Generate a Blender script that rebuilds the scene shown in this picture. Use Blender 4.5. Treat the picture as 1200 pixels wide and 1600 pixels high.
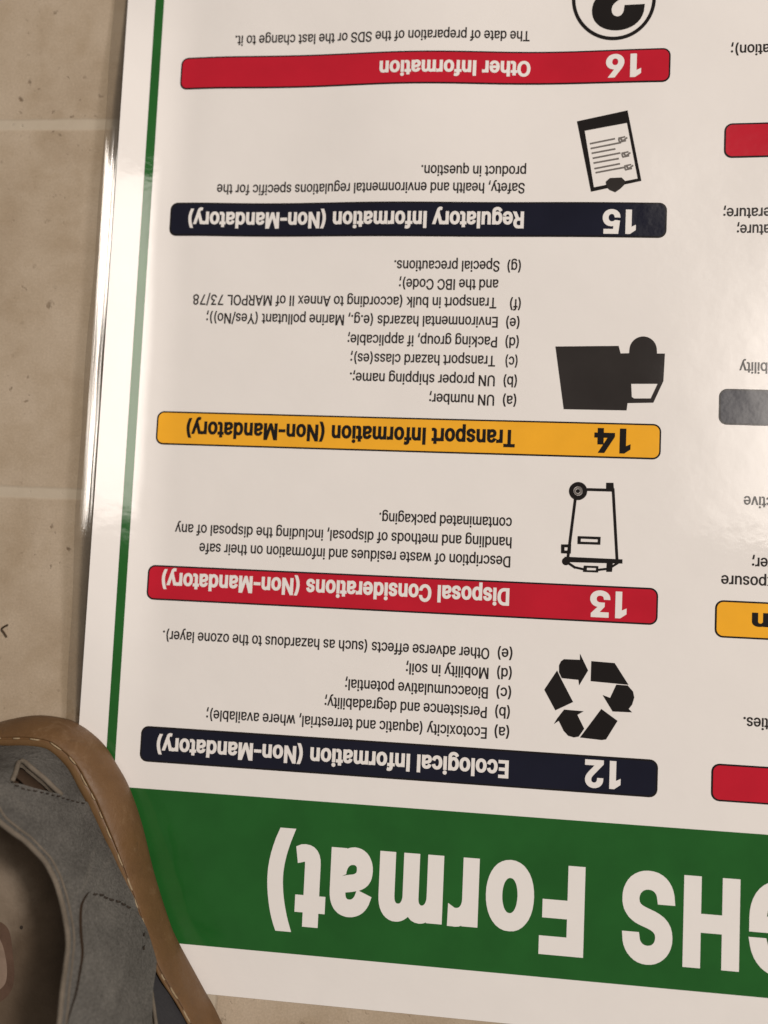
import bpy, bmesh, math, random
import numpy as np
from mathutils import Vector, Matrix, Euler, noise
from mathutils.geometry import delaunay_2d_cdt

for o in list(bpy.data.objects):
    bpy.data.objects.remove(o, do_unlink=True)
sc = bpy.context.scene
col = sc.collection
MM = 0.001
rng = random.Random(7)

# ---------------------------------------------------------------- camera, light, exposure
CAM_H = 280.0                                   # mm above the floor
CAM_ROT = (0.06912507348967148, 0.0965366, 0.0450898)
FPX = 1300.0                                    # focal length in pixels of the 1200 x 1600 photograph
cam_d = bpy.data.cameras.new('camera')
cam = bpy.data.objects.new('camera', cam_d)
col.objects.link(cam)
cam.location = (0, 0, CAM_H * MM)
cam.rotation_mode = 'XYZ'
cam.rotation_euler = CAM_ROT
cam_d.sensor_fit = 'VERTICAL'
cam_d.sensor_height = 36.0
cam_d.lens = 36.0 * FPX / 1600.0
cam_d.clip_start = 0.005
cam_d.clip_end = 50
cam_d.dof.use_dof = True
cam_d.dof.focus_distance = 0.271
cam_d.dof.aperture_fstop = (cam_d.lens * MM) / 0.0056
sc.camera = cam

world = bpy.data.worlds.new('World')
sc.world = world
world.use_nodes = True
wb = world.node_tree.nodes['Background']
wb.inputs[0].default_value = (1.0, 0.90, 0.79, 1)
wb.inputs[1].default_value = 0.13


def area_lamp(name, loc, target, sx, sy, power, colour, soft=None):
    d = bpy.data.lights.new(name, 'AREA')
    d.shape = 'RECTANGLE'
    d.size = sx
    d.size_y = sy
    d.energy = power
    d.color = colour
    o = bpy.data.objects.new(name, d)
    col.objects.link(o)
    o.location = loc
    o.rotation_euler = (Vector(target) - Vector(loc)).to_track_quat('-Z', 'Y').to_euler()
    return o


WARM = (1.0, 0.905, 0.83)
key = area_lamp('ceiling_lamp', (1.75, 1.15, 2.3), (0, 0, 0), 0.45, 0.35, 71, WARM)
pan = area_lamp('glare_panel_lamp', (1.12, 0.74, 2.4), (1.12, 0.74, 0), 0.95, 1.20, 15.0, (1.0, 0.915, 0.83))
# unseen panel for the laminate glare; emission ramp shaped to fade one side
pan.data.use_nodes = True
nt = pan.data.node_tree
em = nt.nodes['Emission']
geo = nt.nodes.new('ShaderNodeNewGeometry')
sep = nt.nodes.new('ShaderNodeSeparateXYZ')
nt.links.new(geo.outputs['Parametric'], sep.inputs[0])
mr = nt.nodes.new('ShaderNodeMapRange')
mr.interpolation_type = 'SMOOTHSTEP'
mr.inputs[1].default_value = 0.0
mr.inputs[2].default_value = 0.55
mr.inputs[3].default_value = 0.10
mr.inputs[4].default_value = 1.9
nt.links.new(sep.outputs[0], mr.inputs[0])
nt.links.new(mr.outputs[0], em.inputs['Strength'])

sc.view_settings.view_transform = 'Standard'
sc.view_settings.look = 'None'
sc.view_settings.exposure = 0.08
sc.view_settings.gamma = 1.0
sc.view_settings.use_curve_mapping = False
sc.render.engine = 'CYCLES'
sc.cycles.use_denoising = True
sc.cycles.max_bounces = 8

# ---------------------------------------------------------------- measuring helpers
_R = np.array(Euler(CAM_ROT, 'XYZ').to_matrix())


def at(px, py, z=0.0):
    """the point (mm) at height z above the floor that the photograph shows at px, py"""
    d = _R @ np.array([(px - 600.0) / FPX, -(py - 800.0) / FPX, -1.0])
    t = (z - CAM_H) / d[2]
    return np.array([d[0] * t, d[1] * t, z])


def smooth(e0, e1, x):
    t = np.clip((np.asarray(x, float) - e0) / (e1 - e0), 0, 1)
    return t * t * (3 - 2 * t)


# ---------------------------------------------------------------- material helpers
def principled(name, rgb, rough=0.5, spec=0.5):
    m = bpy.data.materials.new(name)
    m.use_nodes = True
    b = m.node_tree.nodes['Principled BSDF']
    b.inputs['Base Color'].default_value = (*rgb, 1)
    b.inputs['Roughness'].default_value = rough
    b.inputs['Specular IOR Level'].default_value = spec
    return m, m.node_tree, b


def node(nt, kind, **kw):
    n = nt.nodes.new(kind)
    for k, v in kw.items():
        setattr(n, k, v)
    return n


def pos_noise(nt, scale, detail=4.0, rough=0.55, dist=0.0, seed=0.0):
    g = node(nt, 'ShaderNodeNewGeometry')
    mp = node(nt, 'ShaderNodeMapping')
    mp.inputs['Location'].default_value = (seed, seed * 1.7, seed * 0.3)
    nt.links.new(g.outputs['Position'], mp.inputs[0])
    n = node(nt, 'ShaderNodeTexNoise')
    n.inputs['Scale'].default_value = scale
    n.inputs['Detail'].default_value = detail
    n.inputs['Roughness'].default_value = rough
    n.inputs['Distortion'].default_value = dist
    nt.links.new(mp.outputs[0], n.inputs['Vector'])
    return n.outputs['Fac']


def ramp(nt, fac, stops):
    r = node(nt, 'ShaderNodeValToRGB')
    els = r.color_ramp.elements
    while len(els) < len(stops):
        els.new(0.5)
    for e, (p, c) in zip(els, stops):
        e.position = p
        e.color = (*c, 1) if len(c) == 3 else c
    nt.links.new(fac, r.inputs[0])
    return r.outputs[0]


def mix(nt, fac, a, b, blend='MIX'):
    m = node(nt, 'ShaderNodeMix', data_type='RGBA', blend_type=blend)
    for sock, v in ((m.inputs[0], fac), (m.inputs[6], a), (m.inputs[7], b)):
        if isinstance(v, (int, float)):
            sock.default_value = v
        elif isinstance(v, tuple):
            sock.default_value = (*v, 1)
        else:
            nt.links.new(v, sock)
    return m.outputs[2]


def bump(nt, b, height, strength, dist=0.001, normal=None):
    n = node(nt, 'ShaderNodeBump')
    n.inputs['Strength'].default_value = strength
    n.inputs['Distance'].default_value = dist
    nt.links.new(height, n.inputs['Height'])
    if normal is not None:
        nt.links.new(normal, n.inputs['Normal'])
    nt.links.new(n.outputs[0], b.inputs['Normal'])
    return n.outputs[0]


def ink(name, rgb, vary=0.06):
    """ink or paper seen through the glossy laminate film"""
    m, nt, b = principled(name, rgb, 0.075, 0.5)
    f = pos_noise(nt, 55.0, 3.0, seed=3.1)
    lo = tuple(c * (1 - vary) for c in rgb)
    hi = tuple(min(1, c * (1 + vary)) for c in rgb)
    c = ramp(nt, f, [(0.3, lo), (0.7, hi)])
    nt.links.new(c, b.inputs['Base Color'])
    sm = ramp(nt, pos_noise(nt, 28.0, 4.0, 0.6, 0.8, 8.5), [(0.35, (0.060, 0.060, 0.060)), (0.75, (0.135, 0.135, 0.135))])
    nt.links.new(sm, b.inputs['Roughness'])
    wide = bump(nt, b, pos_noise(nt, 38.0, 2.0, seed=4.3), 0.16, 0.0012)
    bump(nt, b, pos_noise(nt, 240.0, 2.0, seed=1.3), 0.06, 0.0006, wide)
    return m


M = {}
M['paper'] = ink('white_paper', (0.80, 0.772, 0.750), 0.012)
M['green'] = ink('green_ink', (0.016, 0.105, 0.020), 0.10)
M['white_ink'] = ink('white_lettering', (0.80, 0.772, 0.750), 0.01)
M['black'] = ink('black_ink', (0.012, 0.010, 0.010), 0.1)
M['text'] = ink('dark_grey_ink', (0.030, 0.026, 0.025), 0.1)
M['red'] = ink('red_ink', (0.50, 0.012, 0.030), 0.06)
M['navy'] = ink('navy_ink', (0.009, 0.010, 0.022), 0.12)
M['orange'] = ink('orange_ink', (0.86, 0.42, 0.028), 0.05)
M['grey_ink'] = ink('grey_ink', (0.17, 0.155, 0.145), 0.05)


def make_floor_mat():
    m, nt, b = principled('beige_tile', (0.4, 0.34, 0.26), 0.42, 0.35)
    base = ramp(nt, pos_noise(nt, 30, 6, 0.62, 0.15, 0.4),
                [(0.30, (0.385, 0.305, 0.220)), (0.48, (0.440, 0.358, 0.266)), (0.70, (0.485, 0.402, 0.308))])
    cloud = ramp(nt, pos_noise(nt, 75, 5, 0.6, 0.3, 5.0),
                 [(0.42, (1, 1, 1)), (0.68, (0.86, 0.83, 0.78))])
    c = mix(nt, 0.75, base, cloud, 'MULTIPLY')
    pits = ramp(nt, pos_noise(nt, 300, 4, 0.55, 0.3, 9.0), [(0.64, (0, 0, 0)), (0.71, (1, 1, 1))])
    gate = ramp(nt, pos_noise(nt, 34, 2, 0.5, 0.0, 14.0), [(0.44, (0, 0, 0)), (0.62, (1, 1, 1))])
    pg = node(nt, 'ShaderNodeMath', operation='MULTIPLY')
    nt.links.new(pits, pg.inputs[0])
    nt.links.new(gate, pg.inputs[1])
    c = mix(nt, pg.outputs[0], c, (0.20, 0.145, 0.095))
    grain = ramp(nt, pos_noise(nt, 1400, 3, 0.7, 0.0, 19.0), [(0.3, (0.88, 0.88, 0.88)), (0.7, (1.1, 1.1, 1.1))])
    c = mix(nt, 1.0, c, grain, 'MULTIPLY')
    # grout joints: a square grid in floor coordinates
    g = node(nt, 'ShaderNodeNewGeometry')
    s = node(nt, 'ShaderNodeSeparateXYZ')
    nt.links.new(g.outputs['Position'], s.inputs[0])

    def joint(out, off, pitch, half):
        a = node(nt, 'ShaderNodeMath', operation='ADD')
        nt.links.new(out, a.inputs[0])
        a.inputs[1].default_value = -off + pitch * 50 + pitch / 2
        mo = node(nt, 'ShaderNodeMath', operation='MODULO')
        nt.links.new(a.outputs[0], mo.inputs[0])
        mo.inputs[1].default_value = pitch
        su = node(nt, 'ShaderNodeMath', operation='SUBTRACT')
        nt.links.new(mo.outputs[0], su.inputs[0])
        su.inputs[1].default_value = pitch / 2
        ab = node(nt, 'ShaderNodeMath', operation='ABSOLUTE')
        nt.links.new(su.outputs[0], ab.inputs[0])
        wob = node(nt, 'ShaderNodeMath', operation='MULTIPLY_ADD')
        nt.links.new(pos_noise(nt, 60, 3, 0.6, 0, 2.2), wob.inputs[0])
        wob.inputs[1].default_value = 0.0016
        nt.links.new(ab.outputs[0], wob.inputs[2])
        r = node(nt, 'ShaderNodeMapRange', interpolation_type='SMOOTHSTEP')
        nt.links.new(wob.outputs[0], r.inputs[0])
        r.inputs[1].default_value = half + 0.0012
        r.inputs[2].default_value = half
        return r.outputs[0]
    jy = joint(s.outputs[1], at(90, 195)[1] * MM, (at(90, 195)[1] - at(90, 771)[1]) * MM, 0.0022)
    jx = joint(s.outputs[0], -0.205, 0.1265, 0.0022)
    mx = node(nt, 'ShaderNodeMath', operation='MAXIMUM')
    nt.links.new(jy, mx.inputs[0])
    nt.links.new(jx, mx.inputs[1])
    gro = mix(nt, pos_noise(nt, 300, 3), (0.47, 0.405, 0.315), (0.53, 0.465, 0.37))
    k = node(nt, 'ShaderNodeMath', operation='MULTIPLY')
    nt.links.new(mx.outputs[0], k.inputs[0])
    k.inputs[1].default_value = 0.8
    c = mix(nt, k.outputs[0], c, gro)
    nt.links.new(c, b.inputs['Base Color'])
    hsum = node(nt, 'ShaderNodeMath', operation='MULTIPLY_ADD')
    nt.links.new(pos_noise(nt, 420, 4, 0.6), hsum.inputs[0])
    hsum.inputs[1].default_value = 0.25
    neg = node(nt, 'ShaderNodeMath', operation='MULTIPLY_ADD')
    nt.links.new(mx.outputs[0], neg.inputs[0])
    neg.inputs[1].default_value = -0.7
    nt.links.new(hsum.outputs[0], neg.inputs[2])
    sub = node(nt, 'ShaderNodeMath', operation='SUBTRACT')
    nt.links.new(neg.outputs[0], sub.inputs[0])
    nt.links.new(pg.outputs[0], sub.inputs[1])
    bump(nt, b, sub.outputs[0], 0.45, 0.0006)
    return m


def leather(name, stops, scale, rough, bs, bscale, seed=0.0, bdist=0.0006):
    m, nt, b = principled(name, stops[0][1], rough, 0.25)
    nt.links.new(ramp(nt, pos_noise(nt, scale, 6, 0.62, 0.5, seed), stops), b.inputs['Base Color'])
    bump(nt, b, pos_noise(nt, bscale, 5, 0.65, 0.0, seed + 2), bs, bdist)
    return m


M['floor'] = make_floor_mat()
def rubber_mat():
    m, nt, b = principled('tan_rubber', (0.12, 0.06, 0.022), 0.5, 0.35)
    base = ramp(nt, pos_noise(nt, 60, 6, 0.62, 0.5, 1.0), [(0.25, (0.100, 0.052, 0.021)), (0.5, (0.124, 0.065, 0.026)), (0.78, (0.152, 0.082, 0.035))])
    scuff = ramp(nt, pos_noise(nt, 85, 6, 0.75, 1.4, 41.0), [(0.56, (0, 0, 0)), (0.74, (0.6, 0.6, 0.6))])
    c = mix(nt, scuff, base, (0.205, 0.130, 0.070))
    dirt = ramp(nt, pos_noise(nt, 150, 6, 0.75, 0.6, 47.0), [(0.60, (0, 0, 0)), (0.72, (0.55, 0.55, 0.55))])
    c = mix(nt, dirt, c, (0.060, 0.036, 0.019))
    nt.links.new(c, b.inputs['Base Color'])
    nt.links.new(ramp(nt, pos_noise(nt, 70, 5, 0.7, 0.5, 43.0), [(0.3, (0.40, 0.40, 0.40)), (0.7, (0.68, 0.68, 0.68))]), b.inputs['Roughness'])
    n1 = bump(nt, b, pos_noise(nt, 160, 5, 0.65, 0.6, 2.0), 0.35, 0.0010)
    bump(nt, b, pos_noise(nt, 700, 4, 0.65, 0.0, 3.0), 0.3, 0.0004, n1)
    return m


M['rubber'] = rubber_mat()
M['welt'] = leather('pale_tan_welt', [(0.30, (0.115, 0.062, 0.025)), (0.7, (0.150, 0.086, 0.037))], 90, 0.55, 0.3, 500, 4.0)
def suede_mat():
    m, nt, b = principled('grey_suede', (0.08, 0.072, 0.06), 0.95, 0.15)
    base = ramp(nt, pos_noise(nt, 60, 6, 0.66, 0.4, 6.0), [(0.28, (0.058, 0.055, 0.050)), (0.5, (0.087, 0.083, 0.076)), (0.74, (0.116, 0.110, 0.100))])
    rub = ramp(nt, pos_noise(nt, 34, 4, 0.7, 0.9, 21.0), [(0.54, (0, 0, 0)), (0.72, (1, 1, 1))])
    k = node(nt, 'ShaderNodeMath', operation='MULTIPLY')
    nt.links.new(rub, k.inputs[0])
    k.inputs[1].default_value = 0.55
    c = mix(nt, k.outputs[0], base, (0.155, 0.143, 0.124))
    stain = ramp(nt, pos_noise(nt, 48, 5, 0.7, 0.6, 33.0), [(0.58, (0, 0, 0)), (0.70, (1, 1, 1))])
    k2 = node(nt, 'ShaderNodeMath', operation='MULTIPLY')
    nt.links.new(stain, k2.inputs[0])
    k2.inputs[1].default_value = 0.5
    c = mix(nt, k2.outputs[0], c, (0.043, 0.038, 0.033))
    fibre = ramp(nt, pos_noise(nt, 1500, 3, 0.6, 0.0, 3.0), [(0.35, (0.80, 0.80, 0.80)), (0.65, (1.2, 1.2, 1.2))])
    nt.links.new(mix(nt, 1.0, c, fibre, 'MULTIPLY'), b.inputs['Base Color'])
    n1 = bump(nt, b, pos_noise(nt, 105, 5, 0.6, 0.8, 7.0), 0.75, 0.0024)
    bump(nt, b, pos_noise(nt, 1100, 4, 0.65, 0.0, 8.0), 0.5, 0.0005, n1)
    return m


M['suede'] = suede_mat()
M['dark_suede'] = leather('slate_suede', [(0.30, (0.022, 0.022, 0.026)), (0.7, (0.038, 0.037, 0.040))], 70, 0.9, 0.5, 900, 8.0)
M['edge'] = leather('raw_leather_edge', [(0.30, (0.105, 0.088, 0.068)), (0.7, (0.165, 0.138, 0.108))], 160, 0.9, 0.5, 900, 9.0)
M['lining'] = leather('brown_lining', [(0.30, (0.040, 0.024, 0.014)), (0.7, (0.065, 0.040, 0.024))], 80, 0.8, 0.4, 600, 10.0)
def footbed_mat():
    """brown leather insole with a lit area painted paler at the heel"""
    m, nt, b = principled('leather_footbed_lit_patch', (0.1, 0.07, 0.05), 0.6, 0.25)
    base = ramp(nt, pos_noise(nt, 50, 6, 0.65, 0.3, 11.0), [(0.28, (0.072, 0.050, 0.033)), (0.55, (0.102, 0.073, 0.049)), (0.8, (0.130, 0.095, 0.066))])
    pale = ramp(nt, pos_noise(nt, 90, 6, 0.65, 0.4, 17.0), [(0.3, (0.19, 0.148, 0.108)), (0.7, (0.26, 0.21, 0.16))])  # paler colour paints in the light falling on the insole
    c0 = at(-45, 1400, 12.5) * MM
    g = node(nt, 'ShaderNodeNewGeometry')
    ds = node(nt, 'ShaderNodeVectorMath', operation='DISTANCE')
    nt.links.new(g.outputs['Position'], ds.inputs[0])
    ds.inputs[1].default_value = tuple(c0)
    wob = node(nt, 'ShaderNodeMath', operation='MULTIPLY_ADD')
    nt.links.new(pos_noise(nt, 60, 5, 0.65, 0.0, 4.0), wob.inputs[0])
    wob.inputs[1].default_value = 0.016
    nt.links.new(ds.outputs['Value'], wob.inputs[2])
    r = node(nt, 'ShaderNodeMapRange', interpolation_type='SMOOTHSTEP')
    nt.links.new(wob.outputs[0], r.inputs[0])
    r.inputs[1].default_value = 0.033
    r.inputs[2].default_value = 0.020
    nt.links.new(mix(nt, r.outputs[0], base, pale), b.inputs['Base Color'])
    bump(nt, b, pos_noise(nt, 350, 5, 0.65, 0.0, 12.0), 0.35, 0.0006)
    return m


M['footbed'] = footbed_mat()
M['patch'] = leather('pinkish_heel_patch', [(0.30, (0.21, 0.150, 0.112)), (0.7, (0.26, 0.19, 0.145))], 120, 0.7, 0.3, 500, 12.0)
M['patch_rim'] = leather('reddish_brown_rim', [(0.30, (0.085, 0.050, 0.034)), (0.7, (0.12, 0.072, 0.050))], 120, 0.7, 0.3, 500, 12.5)
M['thread'] = leather('cream_thread', [(0.30, (0.26, 0.19, 0.11)), (0.7, (0.36, 0.28, 0.18))], 300, 0.85, 0.5, 1500, 13.0)
M['dark_thread'] = leather('brown_thread', [(0.30, (0.022, 0.017, 0.013)), (0.7, (0.045, 0.034, 0.026))], 300, 0.9, 0.5, 1500, 13.5)
M['twig'] = leather('dry_brown_twig', [(0.30, (0.035, 0.022, 0.012)), (0.7, (0.08, 0.05, 0.028))], 600, 0.9, 0.6, 1500, 15.0)


def film_mat():
    m = bpy.data.materials.new('clear_laminate_film')
    m.use_nodes = True
    nt = m.node_tree
    nt.nodes.remove(nt.nodes['Principled BSDF'])
    out = nt.nodes['Material Output']
    tr = node(nt, 'ShaderNodeBsdfTransparent')
    tr.inputs[0].default_value = (0.93, 0.92, 0.90, 1)
    gl = node(nt, 'ShaderNodeBsdfGlossy')
    gl.inputs['Roughness'].default_value = 0.06
    gl.inputs['Color'].default_value = (1, 1, 1, 1)
    lw = node(nt, 'ShaderNodeLayerWeight')
    lw.inputs['Blend'].default_value = 0.5
    pw = node(nt, 'ShaderNodeMath', operation='POWER')
    nt.links.new(lw.outputs['Facing'], pw.inputs[0])
    pw.inputs[1].default_value = 5.0
    fr = node(nt, 'ShaderNodeMath', operation='MULTIPLY_ADD')      # Schlick's approximation for two film surfaces
    nt.links.new(pw.outputs[0], fr.inputs[0])
    fr.inputs[1].default_value = 0.90
    fr.inputs[2].default_value = 0.10
    mx = node(nt, 'ShaderNodeMixShader')
    nt.links.new(fr.outputs[0], mx.inputs[0])
    nt.links.new(tr.outputs[0], mx.inputs[1])
    nt.links.new(gl.outputs[0], mx.inputs[2])
    nt.links.new(mx.outputs[0], out.inputs['Surface'])
    g = node(nt, 'ShaderNodeNewGeometry')
    mp = node(nt, 'ShaderNodeMapping')
    mp.inputs['Scale'].default_value = (900, 18, 18)
    nt.links.new(g.outputs['Position'], mp.inputs[0])
    n = node(nt, 'ShaderNodeTexNoise')
    n.inputs['Scale'].default_value = 1.0
    n.inputs['Detail'].default_value = 2.0
    nt.links.new(mp.outputs[0], n.inputs['Vector'])
    bp = node(nt, 'ShaderNodeBump')
    bp.inputs['Strength'].default_value = 0.10
    bp.inputs['Distance'].default_value = 0.0005
    nt.links.new(n.outputs['Fac'], bp.inputs['Height'])
    nt.links.new(bp.outputs[0], gl.inputs['Normal'])
    return m


M['film'] = film_mat()


# ---------------------------------------------------------------- object helpers
def thing(name, label, cat, loc=(0, 0, 0)):
    o = bpy.data.objects.new(name, None)
    col.objects.link(o)
    o.location = Vector(loc) * MM
    o.empty_display_size = 0.02
    o['label'] = label
    o['category'] = cat
    return o


def mesh_obj(name, verts, faces, mats, parent=None, smooth_=True, normals=None, mat_idx=None):
    """verts in mm, world coordinates"""
    me = bpy.data.meshes.new(name)
    off = np.array(parent_loc(parent)) if parent is not None else np.zeros(3)
    me.from_pydata([tuple((np.asarray(v, float) - off) * MM) for v in verts], [], [tuple(f) for f in faces])
    for m in (mats if isinstance(mats, (list, tuple)) else [mats]):
        me.materials.append(m)
    if mat_idx is not None:
        for p, i in zip(me.polygons, mat_idx):
            p.material_index = i
    for p in me.polygons:
        p.use_smooth = smooth_
    me.update()
    if normals is not None:
        me.normals_split_custom_set_from_vertices([tuple(n) for n in normals])
    o = bpy.data.objects.new(name, me)
    col.objects.link(o)
    if parent is not None:
        o.parent = parent
    return o


def parent_loc(p):
    v = Vector((0, 0, 0))
    while p is not None:
        v += p.location
        p = p.parent
    return np.array(v) / MM


def seg_winding(pts, loops):
    """winding number of every point (n,2) about closed loops"""
    w = np.zeros(len(pts))
    px, py = pts[:, 0:1], pts[:, 1:2]
    for l in loops:
        a = np.asarray(l)
        b = np.roll(a, -1, 0)
        x0, y0, x1, y1 = a[:, 0], a[:, 1], b[:, 0], b[:, 1]
        cr = (x1 - x0) * (py - y0) - (px - x0) * (y1 - y0)
        up = (y0 <= py) & (y1 > py) & (cr > 0)
        dn = (y0 > py) & (y1 <= py) & (cr < 0)
        w += up.sum(1) - dn.sum(1)
    return w


def area2(l):
    a = np.asarray(l)
    b = np.roll(a, -1, 0)
    return float((a[:, 0] * b[:, 1] - b[:, 0] * a[:, 1]).sum())


def fill(loops, grid=None, edge=None):
    """triangulate the inside (non-zero winding) of closed 2-D loops; grid adds inner points, edge splits long edges"""
    L = []
    for l in loops:
        a = [np.asarray(p, float) for p in l]
        if edge:
            q = []
            for i, p in enumerate(a):
                n = a[(i + 1) % len(a)]
                k = max(1, int(math.ceil(np.linalg.norm(n - p) / edge)))
                q += [p + (n - p) * j / k for j in range(k)]
            a = q
        L.append(np.array(a))
    vs, es = [], []
    for a in L:
        s = len(vs)
        vs += [Vector((float(p[0]), float(p[1]))) for p in a]
        es += [(s + i, s + (i + 1) % len(a)) for i in range(len(a))]
    if grid:
        allp = np.concatenate(L)
        lo, hi = allp.min(0), allp.max(0)
        gx = np.arange(lo[0] + grid / 2, hi[0], grid)
        gy = np.arange(lo[1] + grid / 2, hi[1], grid)
        if len(gx) and len(gy):
            G = np.array([(x + 0.13 * grid * math.sin(y * 3.1), y) for x in gx for y in gy])
            G = G[seg_winding(G, L) != 0]
            if len(G):
                dmin = np.array([np.min(np.hypot(*(allp - g).T)) for g in G])
                for g in G[dmin > 0.35 * grid]:
                    vs.append(Vector((float(g[0]), float(g[1]))))
    V, _, Fc, *_ = delaunay_2d_cdt(vs, es, [], 0, 1e-5)
    V = np.array([(v.x, v.y) for v in V])
    Fc = [f for f in Fc if len(f) == 3]
    cen = np.array([V[list(f)].mean(0) for f in Fc])
    ok = seg_winding(cen, L) != 0
    Fc = [f for f, k in zip(Fc, ok) if k]
    out = []
    for f in Fc:
        a, b, c = V[f[0]], V[f[1]], V[f[2]]
        cr = (b[0] - a[0]) * (c[1] - a[1]) - (b[1] - a[1]) * (c[0] - a[0])
        if abs(cr) > 1e-9:
            out.append(tuple(f) if cr > 0 else (f[0], f[2], f[1]))
    return V, out


def tube(path, r, n=8, closed=False, r_end=None):
    """round tube along 3-D points (mm); returns verts, faces"""
    P = [Vector(p) for p in path]
    vs, fs = [], []
    up = Vector((0, 0, 1))
    m = len(P)
    for i, p in enumerate(P):
        t = (P[min(i + 1, m - 1)] - P[max(i - 1, 0)])
        if t.length < 1e-9:
            t = Vector((1, 0, 0))
        t.normalize()
        a = t.cross(up)
        if a.length < 1e-4:
            a = Vector((1, 0, 0))
        a.normalize()
        b = a.cross(t)
        rr = r[i] if hasattr(r, '__len__') else r
        for k in range(n):
            an = 2 * math.pi * k / n
            q = p + a * (math.cos(an) * rr) + b * (math.sin(an) * rr)
            vs.append(tuple(q))
    for i in range(m - 1):
        for k in range(n):
            fs.append((i * n + k, i * n + (k + 1) % n, (i + 1) * n + (k + 1) % n, (i + 1) * n + k))
    fs.append(tuple(range(n - 1, -1, -1)))
    fs.append(tuple((m - 1) * n + k for k in range(n)))
    return vs, fs


def spline(pts, step, closed=False):
    """Catmull-Rom through 2-D/3-D points, resampled every step"""
    P = [np.asarray(p, float) for p in pts]
    n = len(P)
    out = []
    rngi = range(n) if closed else range(n - 1)
    for i in rngi:
        p1, p2 = P[i], P[(i + 1) % n]
        p0 = P[i - 1] if (closed or i > 0) else 2 * p1 - p2
        p3 = P[(i + 2) % n] if (closed or i + 2 < n) else 2 * p2 - p1
        k = max(2, int(np.linalg.norm(p2 - p1) / step) * 2)
        for j in range(k):
            t = j / k
            out.append(0.5 * ((2 * p1) + (-p0 + p2) * t + (2 * p0 - 5 * p1 + 4 * p2 - p3) * t * t + (-p0 + 3 * p1 - 3 * p2 + p3) * t ** 3))
    if not closed:
        out.append(P[-1])
    out = np.array(out)
    Q = np.vstack([out, out[:1]]) if closed else out
    s = np.concatenate([[0], np.cumsum(np.linalg.norm(np.diff(Q, axis=0), axis=1))])
    m = max(3, int(round(s[-1] / step)))
    tt = np.linspace(0, s[-1], m + (0 if closed else 1), endpoint=not closed)
    return np.stack([np.interp(tt, s, Q[:, k]) for k in range(Q.shape[1])], 1)


# ---------------------------------------------------------------- floor
def build_floor():
    xs = np.linspace(-700, 700, 29)
    ys = np.linspace(-700, 800, 31)
    v = [(x, y, 0) for y in ys for x in xs]
    f = [(j * 29 + i, j * 29 + i + 1, (j + 1) * 29 + i + 1, (j + 1) * 29 + i) for j in range(30) for i in range(28)]
    o = mesh_obj('floor', v, f, M['floor'])
    o['kind'] = 'structure'
    o['label'] = 'beige mottled stone tile floor with pale grout joints'
    return o


build_floor()

# ---------------------------------------------------------------- poster
U_L, V_B, U_R, V_T = -130.3, -144.5, 330.0, 300.0     # apparent paper edges


SLOPE = math.tan(math.radians(26.0))
_dd = np.linspace(-12, 60, 721)
_sl = SLOPE * (1 - smooth(10.0, 27.0, _dd))
_rise = np.concatenate([np.cumsum(_sl[::-1])[::-1] * (_dd[1] - _dd[0])])


def curl_amount(v):
    return 0.22 + 0.78 * smooth(-75, 5, v) * (1 - smooth(150, 205, v))


def h_curl(u, v):
    return 0.75 + np.interp(np.asarray(u, float) + 127.0, _dd, _rise) * curl_amount(np.asarray(v, float))


def hgt(u, v):
    """height (mm) of the laminated sheet above the floor"""
    u = np.asarray(u, float)
    v = np.asarray(v, float)
    d = u - (-127.0)
    h = 0.75 + np.interp(d, _dd, _rise) * curl_amount(v)
    wave = smooth(70, 150, v) * smooth(-118, -90, u)
    h = h + wave * (0.75 * np.sin(u / 22.0 + v / 60.0) + 0.40 * np.sin(u / 12.0 - v / 45.0 + 1.0) + 1.1)
    h = h + 0.9 * np.exp(-((u - 70) / 60.0) ** 2 - ((v - 60) / 120.0) ** 2)
    return h


def hnorm(u, v):
    e = 0.05
    gx = (hgt(u + e, v) - hgt(u - e, v)) / (2 * e)
    gy = (hgt(u, v + e) - hgt(u, v - e)) / (2 * e)
    n = np.stack([-gx, -gy, np.ones_like(gx)], -1)
    return n / np.linalg.norm(n, axis=-1, keepdims=True)


def settle(u, v):
    """flat (apparent) design position -> position on the lifted sheet along the same sight line"""
    u0, v0 = np.asarray(u, float), np.asarray(v, float)
    uu, vv = u0.copy(), v0.copy()
    for _ in range(12):
        h = h_curl(uu, vv)
        k = (CAM_H - h) / CAM_H
        uu, vv = 0.5 * uu + 0.5 * u0 * k, 0.5 * vv + 0.5 * v0 * k
    return uu, vv


poster = thing('poster', 'glossy laminated safety data poster lying upside down on beige tiles, green header at its foot',
               'poster', (0, 60, 0))


def printed(name, V, F, mat, layer, parent=None):
    V = np.asarray(V, float)
    uu, vv = settle(V[:, 0], V[:, 1])
    n = hnorm(uu, vv)
    P = np.stack([uu, vv, hgt(uu, vv)], 1) + n * (0.075 * layer)
    return mesh_obj(name, P, F, mat, parent or poster, True, n)


def grid_sheet(us, vs_):
    V = [(u, v) for v in vs_ for u in us]
    n = len(us)
    F = [(j * n + i, j * n + i + 1, (j + 1) * n + i + 1, (j + 1) * n + i) for j in range(len(vs_) - 1) for i in range(n - 1)]
    return V, F


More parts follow.
